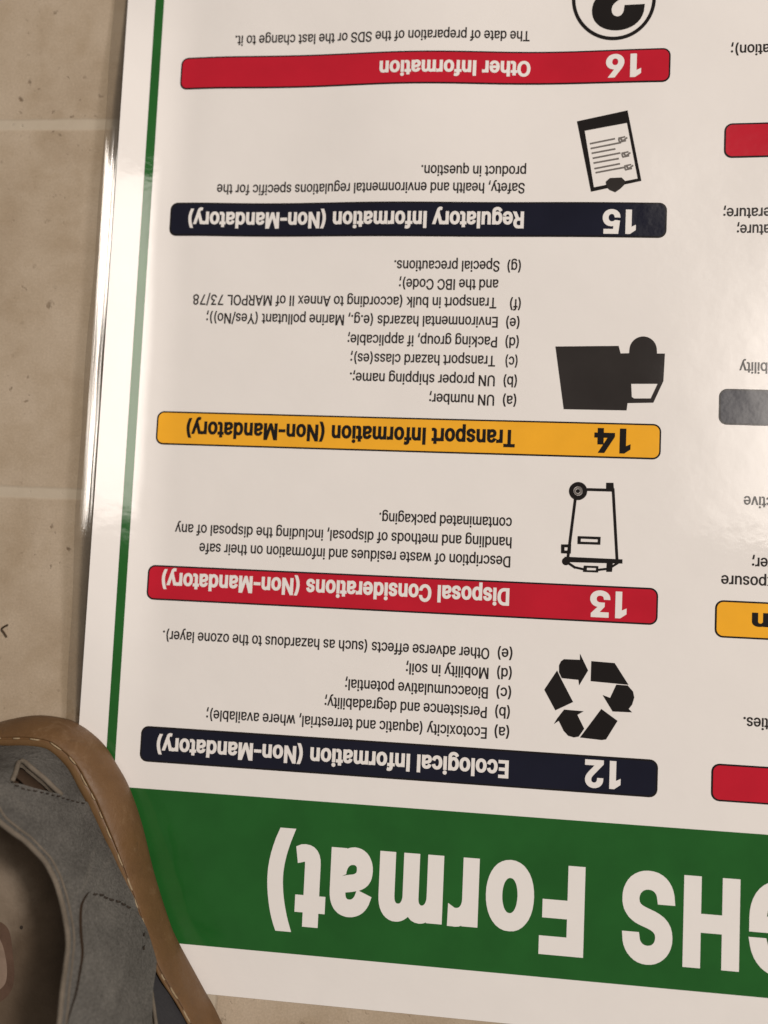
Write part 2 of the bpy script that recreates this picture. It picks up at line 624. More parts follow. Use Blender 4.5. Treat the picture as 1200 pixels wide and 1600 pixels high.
def build_sheet():
    us = np.concatenate([np.linspace(U_L, -96, 50), np.linspace(-92, U_R, 100)])
    vs_ = np.linspace(V_B, V_T, 110)
    V, F = grid_sheet(us, vs_)
    V = np.array(V)
    uu, vv = settle(V[:, 0], V[:, 1])
    n = hnorm(uu, vv)
    top = np.stack([uu, vv, hgt(uu, vv)], 1)
    bot = top - n * 0.40
    N = len(top)
    nu, nv = len(us), len(vs_)
    faces = list(F) + [tuple(N + i for i in reversed(f)) for f in F]
    ring = [i for i in range(nu)] + [j * nu + nu - 1 for j in range(1, nv)] + \
           [(nv - 1) * nu + i for i in range(nu - 2, -1, -1)] + [j * nu for j in range(nv - 2, 0, -1)]
    m = len(ring)
    faces += [(ring[k], N + ring[k], N + ring[(k + 1) % m], ring[(k + 1) % m]) for k in range(m)]
    o = mesh_obj('paper_sheet', np.vstack([top, bot]), faces, M['paper'], poster, True)
    o.data.set_sharp_from_angle(angle=math.radians(50))
    return o


build_sheet()


def build_film():
    """clear margin of the laminate beyond the paper's side edge"""
    vs_ = np.linspace(V_B + 1, V_T, 150)
    prof = [(0.35, 0.12), (-0.35, -0.10), (-0.8, 0.02), (-1.25, -0.06), (-1.7, 0.0), (-3.2, 0.03), (-4.4, 0.0), (-5.0, -0.12)]
    top = []
    for v in vs_:
        w = 1.0 + 0.10 * math.sin(v / 31.0) + 0.05 * math.sin(v / 9.0)
        for du, dz in prof:
            u0, v0 = settle(U_L, v)
            # the margin goes on rising with the curl, then droops
            k = float(curl_amount(v))
            z = float(hgt(u0, v0)) - 0.2 + dz + (-du) * SLOPE * k * 0.97
            x = float(u0) + du * w
            top.append((x, float(v0), max(z, 0.25)))
    top = np.array(top)
    n = len(prof)
    bot = top - np.array([0, 0, 0.14])
    F = [(j * n + i + 1, j * n + i, (j + 1) * n + i, (j + 1) * n + i + 1) for j in range(len(vs_) - 1) for i in range(n - 1)]
    N = len(top)
    faces = F + [tuple(N + i for i in reversed(f)) for f in F]
    faces += [(j * n + n - 1, (j + 1) * n + n - 1, N + (j + 1) * n + n - 1, N + j * n + n - 1) for j in range(len(vs_) - 1)]
    o = mesh_obj('film_margin', np.vstack([top, bot]), faces, M['film'], poster, True)
    o.data.set_sharp_from_angle(angle=math.radians(60))
    o['label'] = 'clear plastic laminate margin'


build_film()

# green border stripe and header band
us = np.linspace(-119.9, -116.6, 5)
printed('border_stripe', *grid_sheet(us, np.linspace(-79.2, V_T - 12, 120)), M['green'], 1)
us = np.concatenate([np.linspace(-119.9, -96, 26), np.linspace(-93, 318, 70)])
header = printed('header_band', *grid_sheet(us, np.linspace(-129.1, -79.2, 14)), M['green'], 1)


# ---- lettering: outlines of the built-in font, thickened and triangulated
# outlines of a plain grotesque: advance width and closed contours, in thousandths of the type size
GLYPHS = {
    ' ': (188, ''),
    '(': (273, '89,207 90,244 94,283 101,324 109,364 119,403 132,441 145,477 160,510 177,539 236,539 219,503 204,466 191,428 179,390 169,351 161,313 156,276 152,241 151,207 152,176 155,145 160,115 167,83 177,50 188,16 202,-19 218,-57 236,-96 177,-96 150,-46 128,4 111,55 99,106 92,156'),
    ')': (273, '37,-96 56,-56 72,-18 86,18 97,52 106,85 113,116 118,147 121,177 122,207 121,241 117,276 112,313 104,351 94,390 82,428 69,466 54,503 37,539 97,539 113,510 128,477 142,441 154,403 164,364 173,323 179,283 183,244 184,207 182,156 174,104 161,53 144,3 123,-47 97,-96'),
    ',': (188, '38,-119 68,71 137,71 84,-119'),
    '-': (300, '262,240 262,186 40,186 40,240'),
    '.': (188, '95,-4 83,-3 73,1 63,9 55,18 51,29 50,41 51,53 55,64 63,73 73,81 83,85 95,87 107,85 118,81 128,73 135,64 140,53 141,41 140,29 135,18 128,9 118,1 107,-3'),
    '/': (249, '235,533 71,-76 14,-76 178,533'),
    '1': (330, '224,509 224,0 158,0 158,420 60,372 60,432 168,509'),
    '2': (453, '64,0 64,47 234,229 252,248 268,266 282,282 294,298 303,312 311,327 316,341 319,356 320,371 319,389 315,405 308,419 298,431 287,441 273,449 258,455 241,458 224,460 205,458 188,454 172,447 159,438 148,427 139,413 132,398 128,381 127,362 66,362 68,391 75,418 86,442 102,464 121,482 143,496 168,507 196,513 225,516 254,513 281,507 306,497 328,482 346,465 361,445 372,423 379,398 381,372 380,354 377,336 371,318 363,299 351,280 336,259 317,235 294,209 267,180 153,60 153,57 389,57 389,0'),
    '3': (453, '218,-7 188,-5 159,1 133,10 108,22 88,38 70,57 57,79 48,104 44,132 109,132 112,115 118,100 126,87 137,76 150,66 165,59 182,54 200,51 219,50 239,51 258,55 275,61 291,69 304,80 315,93 323,108 328,125 329,145 328,163 323,180 316,196 306,211 292,223 275,234 254,241 229,246 201,248 157,248 157,299 288,448 288,452 70,452 70,509 372,509 372,461 211,278 211,289 247,290 279,286 308,276 333,262 354,244 371,222 383,198 391,173 393,145 390,116 383,90 370,66 354,45 333,27 309,12 281,2 251,-5'),
    '4': (453, '40,105 40,158 247,509 311,509 109,166 109,163 413,163 413,105|282,0 282,318 343,318 343,0'),
    '5': (453, '221,-7 192,-5 165,1 140,11 118,25 99,41 83,60 71,82 63,105 60,130 122,130 125,115 130,102 138,89 148,78 160,68 173,60 188,54 204,51 221,50 241,51 259,56 276,64 291,75 304,89 314,104 322,122 326,141 328,162 326,183 321,203 314,221 303,237 290,251 275,262 257,270 238,275 218,277 201,276 184,273 167,268 152,262 139,255 128,246 67,253 96,509 366,509 366,452 151,452 134,301 136,301 148,311 162,318 178,325 194,330 212,333 229,334 252,332 274,328 294,321 313,311 330,299 345,285 358,269 370,251 379,231 386,210 390,187 391,163 388,132 381,102 369,76 352,52 332,32 309,15 282,3 253,-4'),
    '6': (453, '226,-7 196,-4 168,3 142,15 119,31 100,51 84,74 73,101 66,130 64,162 65,187 71,212 80,239 93,268 112,302 137,340 252,509 322,509 151,261 145,261 157,279 165,288 174,295 184,302 196,307 208,311 221,313 235,314 265,312 291,305 316,295 337,280 355,262 370,240 380,215 387,187 389,157 387,127 379,98 368,73 352,50 333,30 310,14 284,3 257,-4|226,48 245,50 263,55 279,63 293,73 304,86 314,101 322,119 326,137 327,157 326,178 322,196 314,213 304,228 293,241 279,251 263,259 245,264 226,265 207,264 190,259 174,252 160,241 148,229 138,214 131,197 126,179 125,158 126,138 131,119 138,102 148,86 160,73 174,63 190,55 207,50'),
    '7': (453, '97,0 323,448 323,452 62,452 62,509 391,509 391,449 165,0'),
    '8': (453, '226,-7 193,-5 163,1 136,11 111,25 91,42 74,62 62,84 54,109 52,135 53,156 58,176 65,195 75,212 87,228 101,241 117,252 134,260 153,265 153,267 129,276 109,289 93,308 80,330 73,354 70,380 73,405 79,429 90,450 106,469 124,485 146,498 170,508 197,514 226,516 255,514 282,508 306,498 328,485 346,469 361,450 373,429 379,405 382,380 379,354 372,330 359,308 343,289 323,276 300,267 300,265 319,260 335,252 351,241 365,228 377,212 387,195 395,176 399,156 401,135 398,109 391,84 378,62 362,42 341,25 317,11 289,1 259,-5|226,49 248,50 267,54 285,60 300,69 313,79 323,91 331,106 335,121 337,139 335,157 330,173 322,189 312,202 298,213 283,223 265,230 247,234 226,235 206,234 187,230 169,223 154,213 140,202 130,189 122,173 117,157 115,139 117,121 121,106 129,91 139,79 152,69 167,60 185,54 205,50|226,290 244,291 260,294 274,300 287,308 298,318 307,330 314,344 318,359 319,376 318,392 314,407 308,420 299,432 288,442 275,449 260,455 244,459 226,460 208,459 192,455 177,449 164,442 153,432 145,420 138,407 134,392 133,376 134,359 138,344 145,330 154,318 165,308 178,300 193,294 209,291'),
    ';': (188, '38,-119 68,71 137,71 84,-119|103,271 92,272 81,277 71,284 64,294 59,304 58,316 59,328 64,339 71,349 81,356 92,360 103,362 116,360 126,356 136,349 143,339 148,328 149,316 148,304 143,294 136,284 126,277 116,272'),
    '?': (358, '132,152 132,159 133,187 136,211 141,230 148,245 157,258 168,269 180,279 194,289 209,298 223,309 236,321 247,334 255,349 260,365 262,384 260,399 257,413 250,425 242,436 232,445 220,452 207,457 193,461 178,462 163,461 150,458 137,453 125,446 115,437 106,425 99,412 94,396 92,378 27,378 30,406 38,430 49,452 64,471 82,487 103,499 126,508 151,514 178,516 206,514 232,508 255,498 275,486 292,470 306,451 316,430 322,407 324,382 322,356 316,332 306,311 292,292 275,276 254,261 241,252 229,243 219,235 211,226 204,216 200,205 196,192 194,177 194,152|164,-4 152,-3 141,1 131,9 124,18 120,29 118,41 120,53 124,64 131,73 141,80 152,85 164,86 176,85 186,80 196,73 203,64 208,53 209,41 208,29 203,18 196,9 186,1 176,-3'),
    'A': (480, '16,0 201,509 276,509 463,0 395,0 287,302 280,323 272,346 264,372 255,402 244,438 232,478 245,478 233,437 222,402 213,371 204,345 197,322 191,302 85,0|110,142 110,199 370,199 370,142'),
    'B': (456, '60,0 60,509 241,509 274,507 304,501 329,491 350,477 367,461 381,442 390,421 396,398 398,374 397,353 393,336 387,320 378,307 368,295 356,286 343,278 329,272 315,267 315,262 331,260 347,254 363,245 378,234 391,220 402,203 411,184 416,161 418,136 416,111 410,88 400,67 386,48 368,31 344,18 317,8 284,2 247,0|125,57 245,57 281,60 309,67 330,80 344,96 353,115 355,137 354,153 350,169 342,184 333,197 320,209 306,218 289,225 269,229 248,231 125,231|125,285 238,285 256,287 273,290 288,296 302,304 314,314 323,326 330,340 335,355 336,372 333,393 326,412 313,429 294,442 270,449 240,452 125,452'),
    'C': (510, '267,-7 225,-3 186,7 150,25 119,49 92,79 70,115 53,157 44,203 40,254 44,305 53,352 70,393 92,429 119,459 150,484 186,501 225,512 267,516 293,514 317,511 340,504 362,496 383,485 402,471 419,456 435,438 448,418 459,397 467,373 473,348 408,348 404,365 397,380 389,395 380,407 369,418 357,428 344,437 330,444 315,449 300,453 284,455 267,456 237,453 209,445 184,432 161,414 141,391 125,364 113,332 106,295 103,254 106,213 113,177 125,145 141,117 161,94 184,76 210,63 237,56 267,53 284,54 300,56 315,60 330,65 344,72 357,81 369,90 380,102 389,114 397,128 404,144 408,160 473,160 467,135 459,112 448,91 435,71 420,53 402,38 383,24 363,13 341,5 317,-2 293,-6'),
    'D': (502, '219,0 96,0 96,57 215,57 254,60 288,68 318,81 343,99 363,122 379,149 390,181 397,216 399,255 397,294 390,329 379,361 364,388 344,410 320,428 291,441 258,449 221,452 93,452 93,509 225,509 273,505 315,495 353,478 385,455 412,426 433,391 449,351 458,306 462,255 458,205 449,159 433,119 411,83 384,54 351,31 312,14 268,3|125,509 125,0 60,0 60,509'),
    'E': (419, '60,0 60,509 372,509 372,452 125,452 125,286 355,286 355,229 125,229 125,57 375,57 375,0'),
    'F': (410, '60,0 60,509 369,509 369,452 125,452 125,278 346,278 346,221 125,221 125,0'),
    'G': (520, '269,-7 225,-3 185,7 149,25 118,49 91,79 69,116 53,157 43,203 40,254 43,305 53,352 69,393 91,429 117,459 149,484 184,501 223,512 265,516 291,514 316,510 340,504 363,494 384,483 403,469 421,453 436,436 449,416 460,395 468,373 474,349 408,349 402,365 395,379 387,393 378,406 368,417 356,427 344,436 330,443 300,453 283,455 265,456 236,453 209,445 183,432 160,414 141,392 125,364 113,332 106,295 103,254 106,213 113,177 125,145 141,117 161,95 184,76 210,63 238,56 269,53 296,55 322,61 345,71 365,85 382,102 396,123 407,147 413,173 415,202 434,199 283,199 283,256 478,256 478,200 475,160 466,124 451,91 431,62 406,38 377,19 344,5 308,-4'),
    'H': (517, '60,0 60,509 125,509 125,289 392,289 392,509 457,509 457,0 392,0 392,232 125,232 125,0'),
    'I': (190, '63,0 63,509 128,509 128,0'),
    'L': (393, '60,0 60,509 125,509 125,57 361,57 361,0'),
    'M': (628, '60,0 60,509 152,509 277,187 280,179 284,170 287,159 299,123 315,71 319,60 322,49 307,49 311,59 314,71 322,95 334,134 342,158 346,169 349,179 352,187 476,509 568,509 568,0 504,0 504,327 505,340 505,383 506,398 506,428 507,443 507,457 513,457 498,409 492,393 477,348 467,322 463,310 459,300 456,291 342,0 286,0 170,291 167,300 163,310 159,321 155,333 145,361 140,376 134,392 124,424 118,441 112,457 119,457 119,444 120,430 120,401 121,386 121,342 122,328 122,0'),
    'N': (523, '60,0 60,509 136,509 343,183 349,174 355,163 363,151 371,137 379,122 388,107 396,90 405,73 414,55 405,54 403,72 400,126 399,142 399,509 463,509 463,0 387,0 202,290 194,303 186,317 177,331 168,346 159,363 148,381 136,402 123,425 108,452 119,454 120,429 122,384 123,363 124,345 124,328 125,313 125,0'),
    'O': (533, '267,-7 225,-3 186,7 150,25 119,49 92,79 70,115 53,157 44,203 40,254 44,305 53,352 70,393 92,429 119,459 150,484 186,501 225,512 267,516 309,512 348,501 384,484 415,459 442,429 464,393 480,352 490,305 493,254 490,203 480,157 464,115 442,79 415,49 384,25 348,7 309,-3|267,53 296,55 324,63 349,76 372,94 392,116 408,144 420,176 428,213 430,254 428,295 420,332 408,365 392,392 372,415 349,433 324,446 296,453 267,456 237,453 210,445 184,433 161,415 142,392 125,364 113,332 106,295 103,254 106,213 113,176 125,144 142,117 161,94 184,76 210,63 237,55'),
    'P': (445, '60,0 60,509 235,509 272,506 305,499 332,487 356,471 375,452 390,430 400,404 407,377 409,348 407,318 400,291 390,265 375,243 356,223 332,207 305,195 272,188 235,186 109,186 109,242 233,242 257,244 279,248 297,256 312,266 324,279 333,294 339,310 343,328 344,348 343,367 339,385 333,402 324,416 312,428 297,439 279,446 257,451 232,452 125,452 125,0'),
    'R': (449, '60,0 60,509 236,509 273,506 305,500 333,489 356,473 376,455 390,433 401,408 407,381 409,352 407,323 401,296 390,271 376,250 356,232 333,217 305,206 273,200 236,198 96,198 96,255 234,255 258,256 280,260 298,267 313,276 325,287 334,300 340,316 344,333 345,352 344,371 340,389 334,405 325,419 313,430 298,440 279,446 258,451 233,452 125,452 125,0|353,0 230,229 303,229 428,0'),
    'S': (447, '224,-9 188,-7 156,-1 128,9 102,23 81,40 64,60 51,83 42,109 38,137 104,137 108,118 114,102 123,88 136,76 150,66 166,59 185,53 204,50 224,49 246,50 267,54 286,60 303,69 317,79 329,92 338,106 344,122 346,139 344,154 340,168 332,179 322,189 310,197 296,205 280,211 263,217 184,239 145,253 112,269 86,289 67,313 56,341 52,372 54,400 62,425 75,448 92,468 113,484 138,498 165,508 195,514 227,516 259,514 289,508 316,498 340,484 360,468 377,449 390,427 398,403 401,378 337,378 332,402 320,421 302,437 280,449 254,456 225,459 204,457 185,454 167,448 152,440 139,430 129,418 121,405 117,391 115,376 117,359 122,345 131,334 142,324 155,315 169,308 184,302 198,297 212,293 264,279 279,275 295,270 312,264 344,248 359,238 372,226 384,213 395,198 402,180 407,161 408,139 406,112 399,87 386,64 370,43 349,25 323,11 294,0 261,-7'),
    'T': (449, '32,452 32,509 417,509 417,452 257,452 257,0 193,0 193,452'),
    'U': (517, '259,-8 220,-6 186,2 154,15 126,33 103,55 85,80 71,108 63,140 60,173 60,509 124,509 124,178 126,155 132,133 141,113 153,95 169,80 187,68 208,59 232,53 259,52 285,53 309,59 331,68 349,80 364,95 377,113 385,133 391,155 393,178 393,509 457,509 457,173 454,140 446,108 433,80 414,55 391,33 363,15 332,2 297,-6'),
    'Y': (472, '203,0 203,208 16,509 91,509 192,344 203,327 213,309 222,292 231,274 240,254 250,230 224,230 233,254 242,275 251,293 260,310 280,344 381,509 455,509 268,208 268,0'),
    'a': (389, '160,-9 137,-7 115,-3 94,5 76,15 60,29 48,45 38,63 32,84 30,108 32,128 36,146 43,161 53,174 64,184 78,193 92,200 108,206 125,211 161,217 178,220 200,223 218,225 234,227 247,229 257,231 265,235 271,240 274,246 276,255 276,257 275,272 272,285 267,297 260,307 251,315 240,322 227,327 212,330 196,331 178,330 163,327 149,322 137,316 127,309 118,301 110,292 104,283 100,274 41,291 51,313 64,331 79,346 95,358 114,368 133,375 153,380 173,383 194,384 208,384 223,382 239,379 255,375 271,369 286,360 300,350 312,336 322,320 330,301 335,278 337,251 337,0 277,0 277,52 272,52 267,43 260,34 252,25 242,16 229,8 215,1 199,-4 181,-7|170,45 192,47 211,51 228,59 242,68 254,80 263,93 270,108 274,122 276,138 276,190 272,187 267,184 251,180 221,174 210,173 200,171 182,169 161,166 147,163 134,159 122,153 112,147 103,139 97,130 93,118 92,105 93,93 96,82 102,72 109,64 119,57 130,52 142,48 156,46'),
    'b': (424, '229,-8 208,-7 189,-3 172,4 159,12 147,21 138,31 130,41 123,50 118,59 112,59 112,0 53,0 53,509 114,509 114,319 118,319 123,327 130,336 137,346 147,355 158,364 171,373 188,379 207,383 229,384 259,382 287,374 313,361 335,342 354,320 370,293 381,261 388,227 390,189 388,151 381,116 370,84 355,57 336,34 313,16 288,3 260,-6|220,47 242,49 262,55 279,66 294,80 306,97 316,117 323,139 327,163 328,189 327,215 323,239 316,261 307,281 295,298 280,311 262,322 243,328 220,330 198,328 178,322 161,312 147,299 134,282 125,263 118,241 114,216 113,189 114,162 118,138 125,115 135,95 147,78 162,65 179,55 198,49'),
    'c': (396, '207,-8 174,-5 144,3 117,16 93,35 72,58 56,85 44,116 37,150 34,187 37,225 44,260 56,291 72,318 93,341 117,360 144,374 174,382 207,384 226,384 243,381 260,377 276,371 291,364 305,356 318,346 330,335 340,322 349,308 356,293 362,277 303,262 300,272 295,281 290,289 284,297 278,304 270,311 252,321 242,325 231,328 220,329 207,330 184,328 163,321 145,310 130,296 118,278 108,258 102,236 98,212 96,187 98,163 102,139 108,117 118,97 130,80 145,66 163,55 184,49 207,46 220,47 232,49 243,52 253,55 262,60 271,66 279,73 285,80 292,89 297,98 301,107 304,117 363,102 357,86 350,70 341,56 331,43 319,32 306,21 292,12 277,5 261,-1 244,-5 226,-7'),
    'd': (424, '195,-8 165,-6 137,3 111,16 89,34 70,57 55,84 43,116 36,151 34,189 36,227 43,261 55,293 70,320 89,342 112,361 137,374 165,382 196,384 218,383 237,379 253,373 267,364 278,355 287,346 295,336 301,327 306,319 311,319 311,509 372,509 372,0 313,0 313,59 307,59 295,41 287,31 277,21 266,12 252,4 236,-3 217,-7|205,47 226,49 246,55 263,65 278,78 290,95 299,115 306,138 310,162 312,189 310,216 306,241 300,263 290,282 278,299 263,312 246,322 227,328 205,330 182,328 162,322 145,311 130,298 118,281 108,261 102,239 98,215 96,189 98,163 102,139 109,117 118,97 130,80 145,66 162,55 182,49'),
    'e': (404, '212,-8 177,-5 145,3 117,16 92,35 72,58 56,85 44,116 37,150 34,187 36,224 44,258 55,290 71,317 91,340 115,359 142,373 172,382 205,384 226,383 246,380 266,374 285,366 303,355 319,341 334,324 347,305 357,282 365,256 370,227 371,194 371,169 75,169 75,221 338,221 310,202 308,226 304,248 298,269 288,286 277,301 263,314 246,323 227,328 205,330 183,328 164,323 146,313 131,301 119,286 109,270 102,251 97,231 96,211 96,178 98,151 102,127 110,106 121,88 135,73 151,61 169,53 190,48 212,46 227,47 241,49 254,53 265,58 276,65 285,73 294,82 300,93 306,105 365,91 358,72 348,55 335,39 320,26 302,14 283,4 261,-3 237,-7'),
    'f': (254, '228,379 228,327 6,327 6,379|81,0 81,432 82,452 87,470 96,486 107,499 120,510 135,519 152,525 169,529 187,530 201,530 212,529 222,527 231,525 238,523 243,521 227,468 224,470 215,472 202,474 195,474 178,472 164,468 154,460 147,449 143,435 142,419 142,0'),
    'g': (425, '207,-151 180,-149 156,-146 134,-140 114,-132 97,-122 82,-110 70,-97 59,-84 51,-69 101,-41 107,-49 122,-66 131,-74 142,-82 154,-88 169,-93 187,-96 207,-97 236,-95 261,-87 282,-75 298,-58 308,-34 311,-6 311,68 306,68 301,60 294,51 287,41 277,32 266,23 252,16 236,10 217,6 195,5 165,7 138,14 113,27 90,43 71,65 55,90 43,120 36,154 34,191 36,229 43,263 55,293 71,320 90,342 112,361 138,374 166,382 196,384 218,383 237,379 253,373 267,365 279,356 288,346 296,336 302,327 308,319 313,319 313,379 372,379 372,-9 370,-40 363,-67 350,-90 334,-109 314,-124 291,-136 265,-144 237,-149|205,59 227,61 246,66 264,75 278,87 290,103 300,121 307,142 311,166 312,193 311,219 307,242 300,264 291,283 279,299 264,312 247,322 227,328 205,330 182,328 163,322 145,312 130,298 118,282 109,262 102,241 98,218 96,193 98,167 102,144 109,123 118,104 131,88 145,76 163,66 183,61'),
    'h': (410, '114,227 114,0 53,0 53,509 114,509 114,287 102,287 116,319 132,344 152,362 175,374 200,382 227,384 252,383 275,377 295,369 313,356 328,340 341,321 350,298 355,271 357,240 357,0 296,0 296,235 293,263 286,286 273,304 256,318 235,326 210,329 192,328 176,324 161,317 147,308 136,297 126,283 119,266 115,248'),
    'i': (167, '53,0 53,379 114,379 114,0|84,443 73,444 63,448 54,455 47,463 43,472 41,483 43,494 47,504 54,512 63,518 73,522 84,524 95,522 105,518 114,512 121,504 125,494 126,483 125,472 121,463 114,455 105,448 95,444'),
    'k': (381, '110,137 110,212 121,212 284,379 360,379 184,199 177,199|53,0 53,509 114,509 114,0|294,0 148,186 191,229 372,0'),
    'l': (168, '53,0 53,509 114,509 114,0'),
    'm': (610, '53,0 53,379 112,379 112,295 108,295 114,314 122,331 132,346 144,358 158,368 172,376 187,382 203,385 219,386 245,383 268,375 287,361 303,342 314,320 321,295 312,295 318,312 326,329 337,343 350,356 364,366 381,375 398,381 417,385 437,386 458,385 478,380 497,372 514,361 529,346 541,328 550,307 555,283 557,255 557,0 496,0 496,254 493,279 485,298 473,313 456,323 438,329 419,330 402,329 387,326 374,320 363,312 353,302 345,290 340,277 336,263 335,247 335,0 274,0 274,260 272,280 265,297 253,311 238,322 220,328 199,330 185,329 171,326 158,320 145,312 135,302 126,289 119,274 115,257 114,238 114,0'),
    'n': (410, '114,227 114,0 53,0 53,379 112,379 112,287 102,287 116,319 132,344 152,362 175,374 200,382 227,384 252,383 275,377 295,369 313,356 328,340 341,321 350,298 355,271 357,240 357,0 296,0 296,235 293,263 286,286 273,304 256,318 235,326 210,329 192,328 176,324 161,317 147,308 136,297 126,283 119,266 115,248'),
    'o': (415, '207,-8 174,-5 144,3 117,16 93,35 72,58 56,85 44,116 37,150 34,187 37,225 44,260 56,291 72,318 93,341 117,360 144,374 174,382 207,384 241,382 271,374 299,360 323,341 343,318 359,291 371,260 379,225 381,187 379,150 371,116 359,85 343,58 323,35 299,16 271,3 241,-5|207,46 231,49 252,55 270,66 285,80 298,97 307,117 314,139 318,163 319,187 318,212 314,236 307,258 298,278 285,296 270,310 252,321 231,328 207,330 184,328 163,321 145,310 130,296 118,278 108,258 102,236 98,212 96,187 98,163 102,139 108,117 118,97 130,80 145,66 163,55 184,49'),
    'p': (424, '53,-143 53,379 112,379 112,319 118,319 123,327 130,336 137,346 147,355 158,364 171,373 188,379 207,383 229,384 259,382 287,374 313,361 335,342 354,320 370,293 381,261 388,227 390,189 388,151 381,116 370,84 355,57 336,34 313,16 288,3 260,-6 229,-8 208,-7 189,-3 173,4 159,12 147,21 138,31 130,41 118,59 114,59 114,-143|220,47 242,49 262,55 279,66 294,80 306,97 316,117 323,139 327,163 328,189 327,215 323,239 316,261 307,281 295,298 280,311 262,322 243,328 220,330 198,328 178,322 161,312 147,299 134,282 125,263 118,241 114,216 113,189 114,162 118,138 125,115 135,95 147,78 162,65 179,55 198,49'),
    'q': (424, '372,-143 311,-143 311,59 306,59 301,50 295,41 287,31 277,21 266,12 252,4 236,-3 217,-7 195,-8 165,-6 137,3 111,16 89,34 70,57 55,84 43,116 36,151 34,189 36,227 43,261 55,293 70,320 89,342 112,361 137,374 165,382 196,384 218,383 237,379 253,373 267,364 278,355 287,346 295,336 301,327 307,319 313,319 313,379 372,379|205,47 226,49 246,55 263,65 278,78 290,95 299,115 306,138 310,162 312,189 310,216 306,241 300,263 290,282 278,299 263,312 246,322 227,328 205,330 182,328 162,322 145,311 130,298 118,281 108,261 102,239 98,215 96,189 98,163 102,139 109,117 118,97 130,80 145,66 162,55 182,49'),
    'r': (259, '53,0 53,379 112,379 112,321 115,321 124,339 137,354 152,367 171,377 191,383 213,385 223,385 229,384 243,384 243,322 241,323 236,324 230,324 215,326 207,326 190,324 174,321 159,315 146,306 135,296 126,284 119,269 115,254 114,237 114,0'),
    's': (365, '182,-8 157,-7 133,-3 112,3 93,12 76,24 62,38 50,54 41,73 36,94 94,107 101,87 111,72 124,60 141,52 160,47 181,45 206,47 227,53 244,62 258,74 265,88 268,103 266,115 262,126 254,136 243,144 229,150 212,155 149,170 118,180 92,192 72,208 58,227 50,249 47,274 49,295 55,314 65,332 79,347 95,360 115,370 137,378 161,383 187,384 212,383 234,379 254,372 271,363 286,352 299,339 309,324 318,308 324,290 268,277 262,291 254,304 243,316 228,325 210,331 187,333 166,331 147,326 131,317 119,305 111,292 109,277 110,264 115,253 124,243 136,235 152,229 172,223 229,209 261,200 287,187 306,171 320,153 328,131 331,107 329,85 323,65 312,47 298,31 281,18 260,6 236,-2 210,-7'),
    't': (227, '204,379 204,327 6,327 6,379|65,471 126,471 126,98 127,83 130,70 136,61 144,55 156,51 170,50 180,50 197,53 202,54 213,2 207,0 200,-2 192,-3 184,-3 176,-4 168,-4 138,-1 113,7 92,21 77,41 68,64 65,93'),
    'u': (410, '182,-5 158,-3 135,2 115,11 97,23 82,39 69,59 60,82 54,109 53,139 53,379 114,379 114,144 116,117 124,94 137,75 154,61 175,53 200,50 218,51 234,55 249,62 263,71 274,83 283,97 290,113 295,132 296,153 296,379 357,379 357,0 298,0 298,92 307,92 294,60 277,35 257,17 234,5 209,-3'),
    'v': (389, '163,0 17,379 84,379 165,155 173,132 180,110 187,87 193,64 199,42 206,21 184,21 191,42 197,64 209,110 216,132 224,155 305,379 371,379 226,0'),
    'w': (567, '138,0 23,379 87,379 133,214 140,190 147,164 154,137 161,107 168,75 175,41 165,41 172,74 179,105 186,135 192,163 199,189 206,214 252,379 316,379 362,214 368,189 375,163 382,136 388,106 395,75 402,41 391,41 399,75 406,106 413,135 420,163 427,189 434,214 480,379 545,379 429,0 368,0 319,172 314,189 309,207 305,225 300,243 295,262 291,280 281,318 277,338 291,338 286,319 281,299 277,280 272,262 267,243 263,225 253,189 248,172 199,0'),
    'x': (379, '21,0 171,218 171,171 29,379 100,379 147,306 159,287 170,270 179,253 188,237 198,221 207,206 175,206 185,221 194,237 202,253 211,270 222,287 233,306 282,379 352,379 209,169 209,214 358,0 287,0 231,85 219,103 209,120 191,152 173,182 205,182 195,167 187,152 178,136 170,120 160,103 148,85 91,0'),
    'y': (389, '47,-139 61,-86 71,-87 83,-89 94,-90 104,-89 113,-86 122,-81 130,-74 138,-64 145,-51 151,-36 163,-1 17,379 84,379 165,155 173,132 180,109 187,87 193,64 199,42 206,21 184,21 190,42 196,64 202,87 209,110 216,132 224,155 305,379 371,379 204,-58 196,-77 187,-93 177,-107 165,-119 153,-128 139,-136 125,-141 109,-144 91,-145 82,-145 57,-142 52,-140'),
    'z': (380, '42,0 42,46 254,320 254,323 48,323 48,379 333,379 333,331 126,60 126,56 339,56 339,0'),
}


def _shorten(d, lo, hi):
    pts = [[tuple(float(t) for t in p.split(',')) for p in part.split(' ')] for part in d.split('|')]
    ys = [y for l in pts for _, y in l]
    a, b = min(ys), max(ys)
    return '|'.join(' '.join('%.1f,%.1f' % (x, lo + (y - a) / (b - a) * (hi - lo)) for x, y in l) for l in pts)


for _c in '()':
    GLYPHS[_c] = (GLYPHS[_c][0], _shorten(GLYPHS[_c][1], -100, 512))


def outlines(text, spacing=1.0):
    x, loops = 0.0, []
    for ch in text:
        adv, d = GLYPHS[ch]
        for part in d.split('|') if d else ():
            loops.append(np.array([[float(t) for t in p.split(',')] for p in part.split(' ')]) / 1000.0 + np.array([x, 0.0]))
        x += adv / 1000.0 + (spacing - 1.0) * 0.5
    return loops


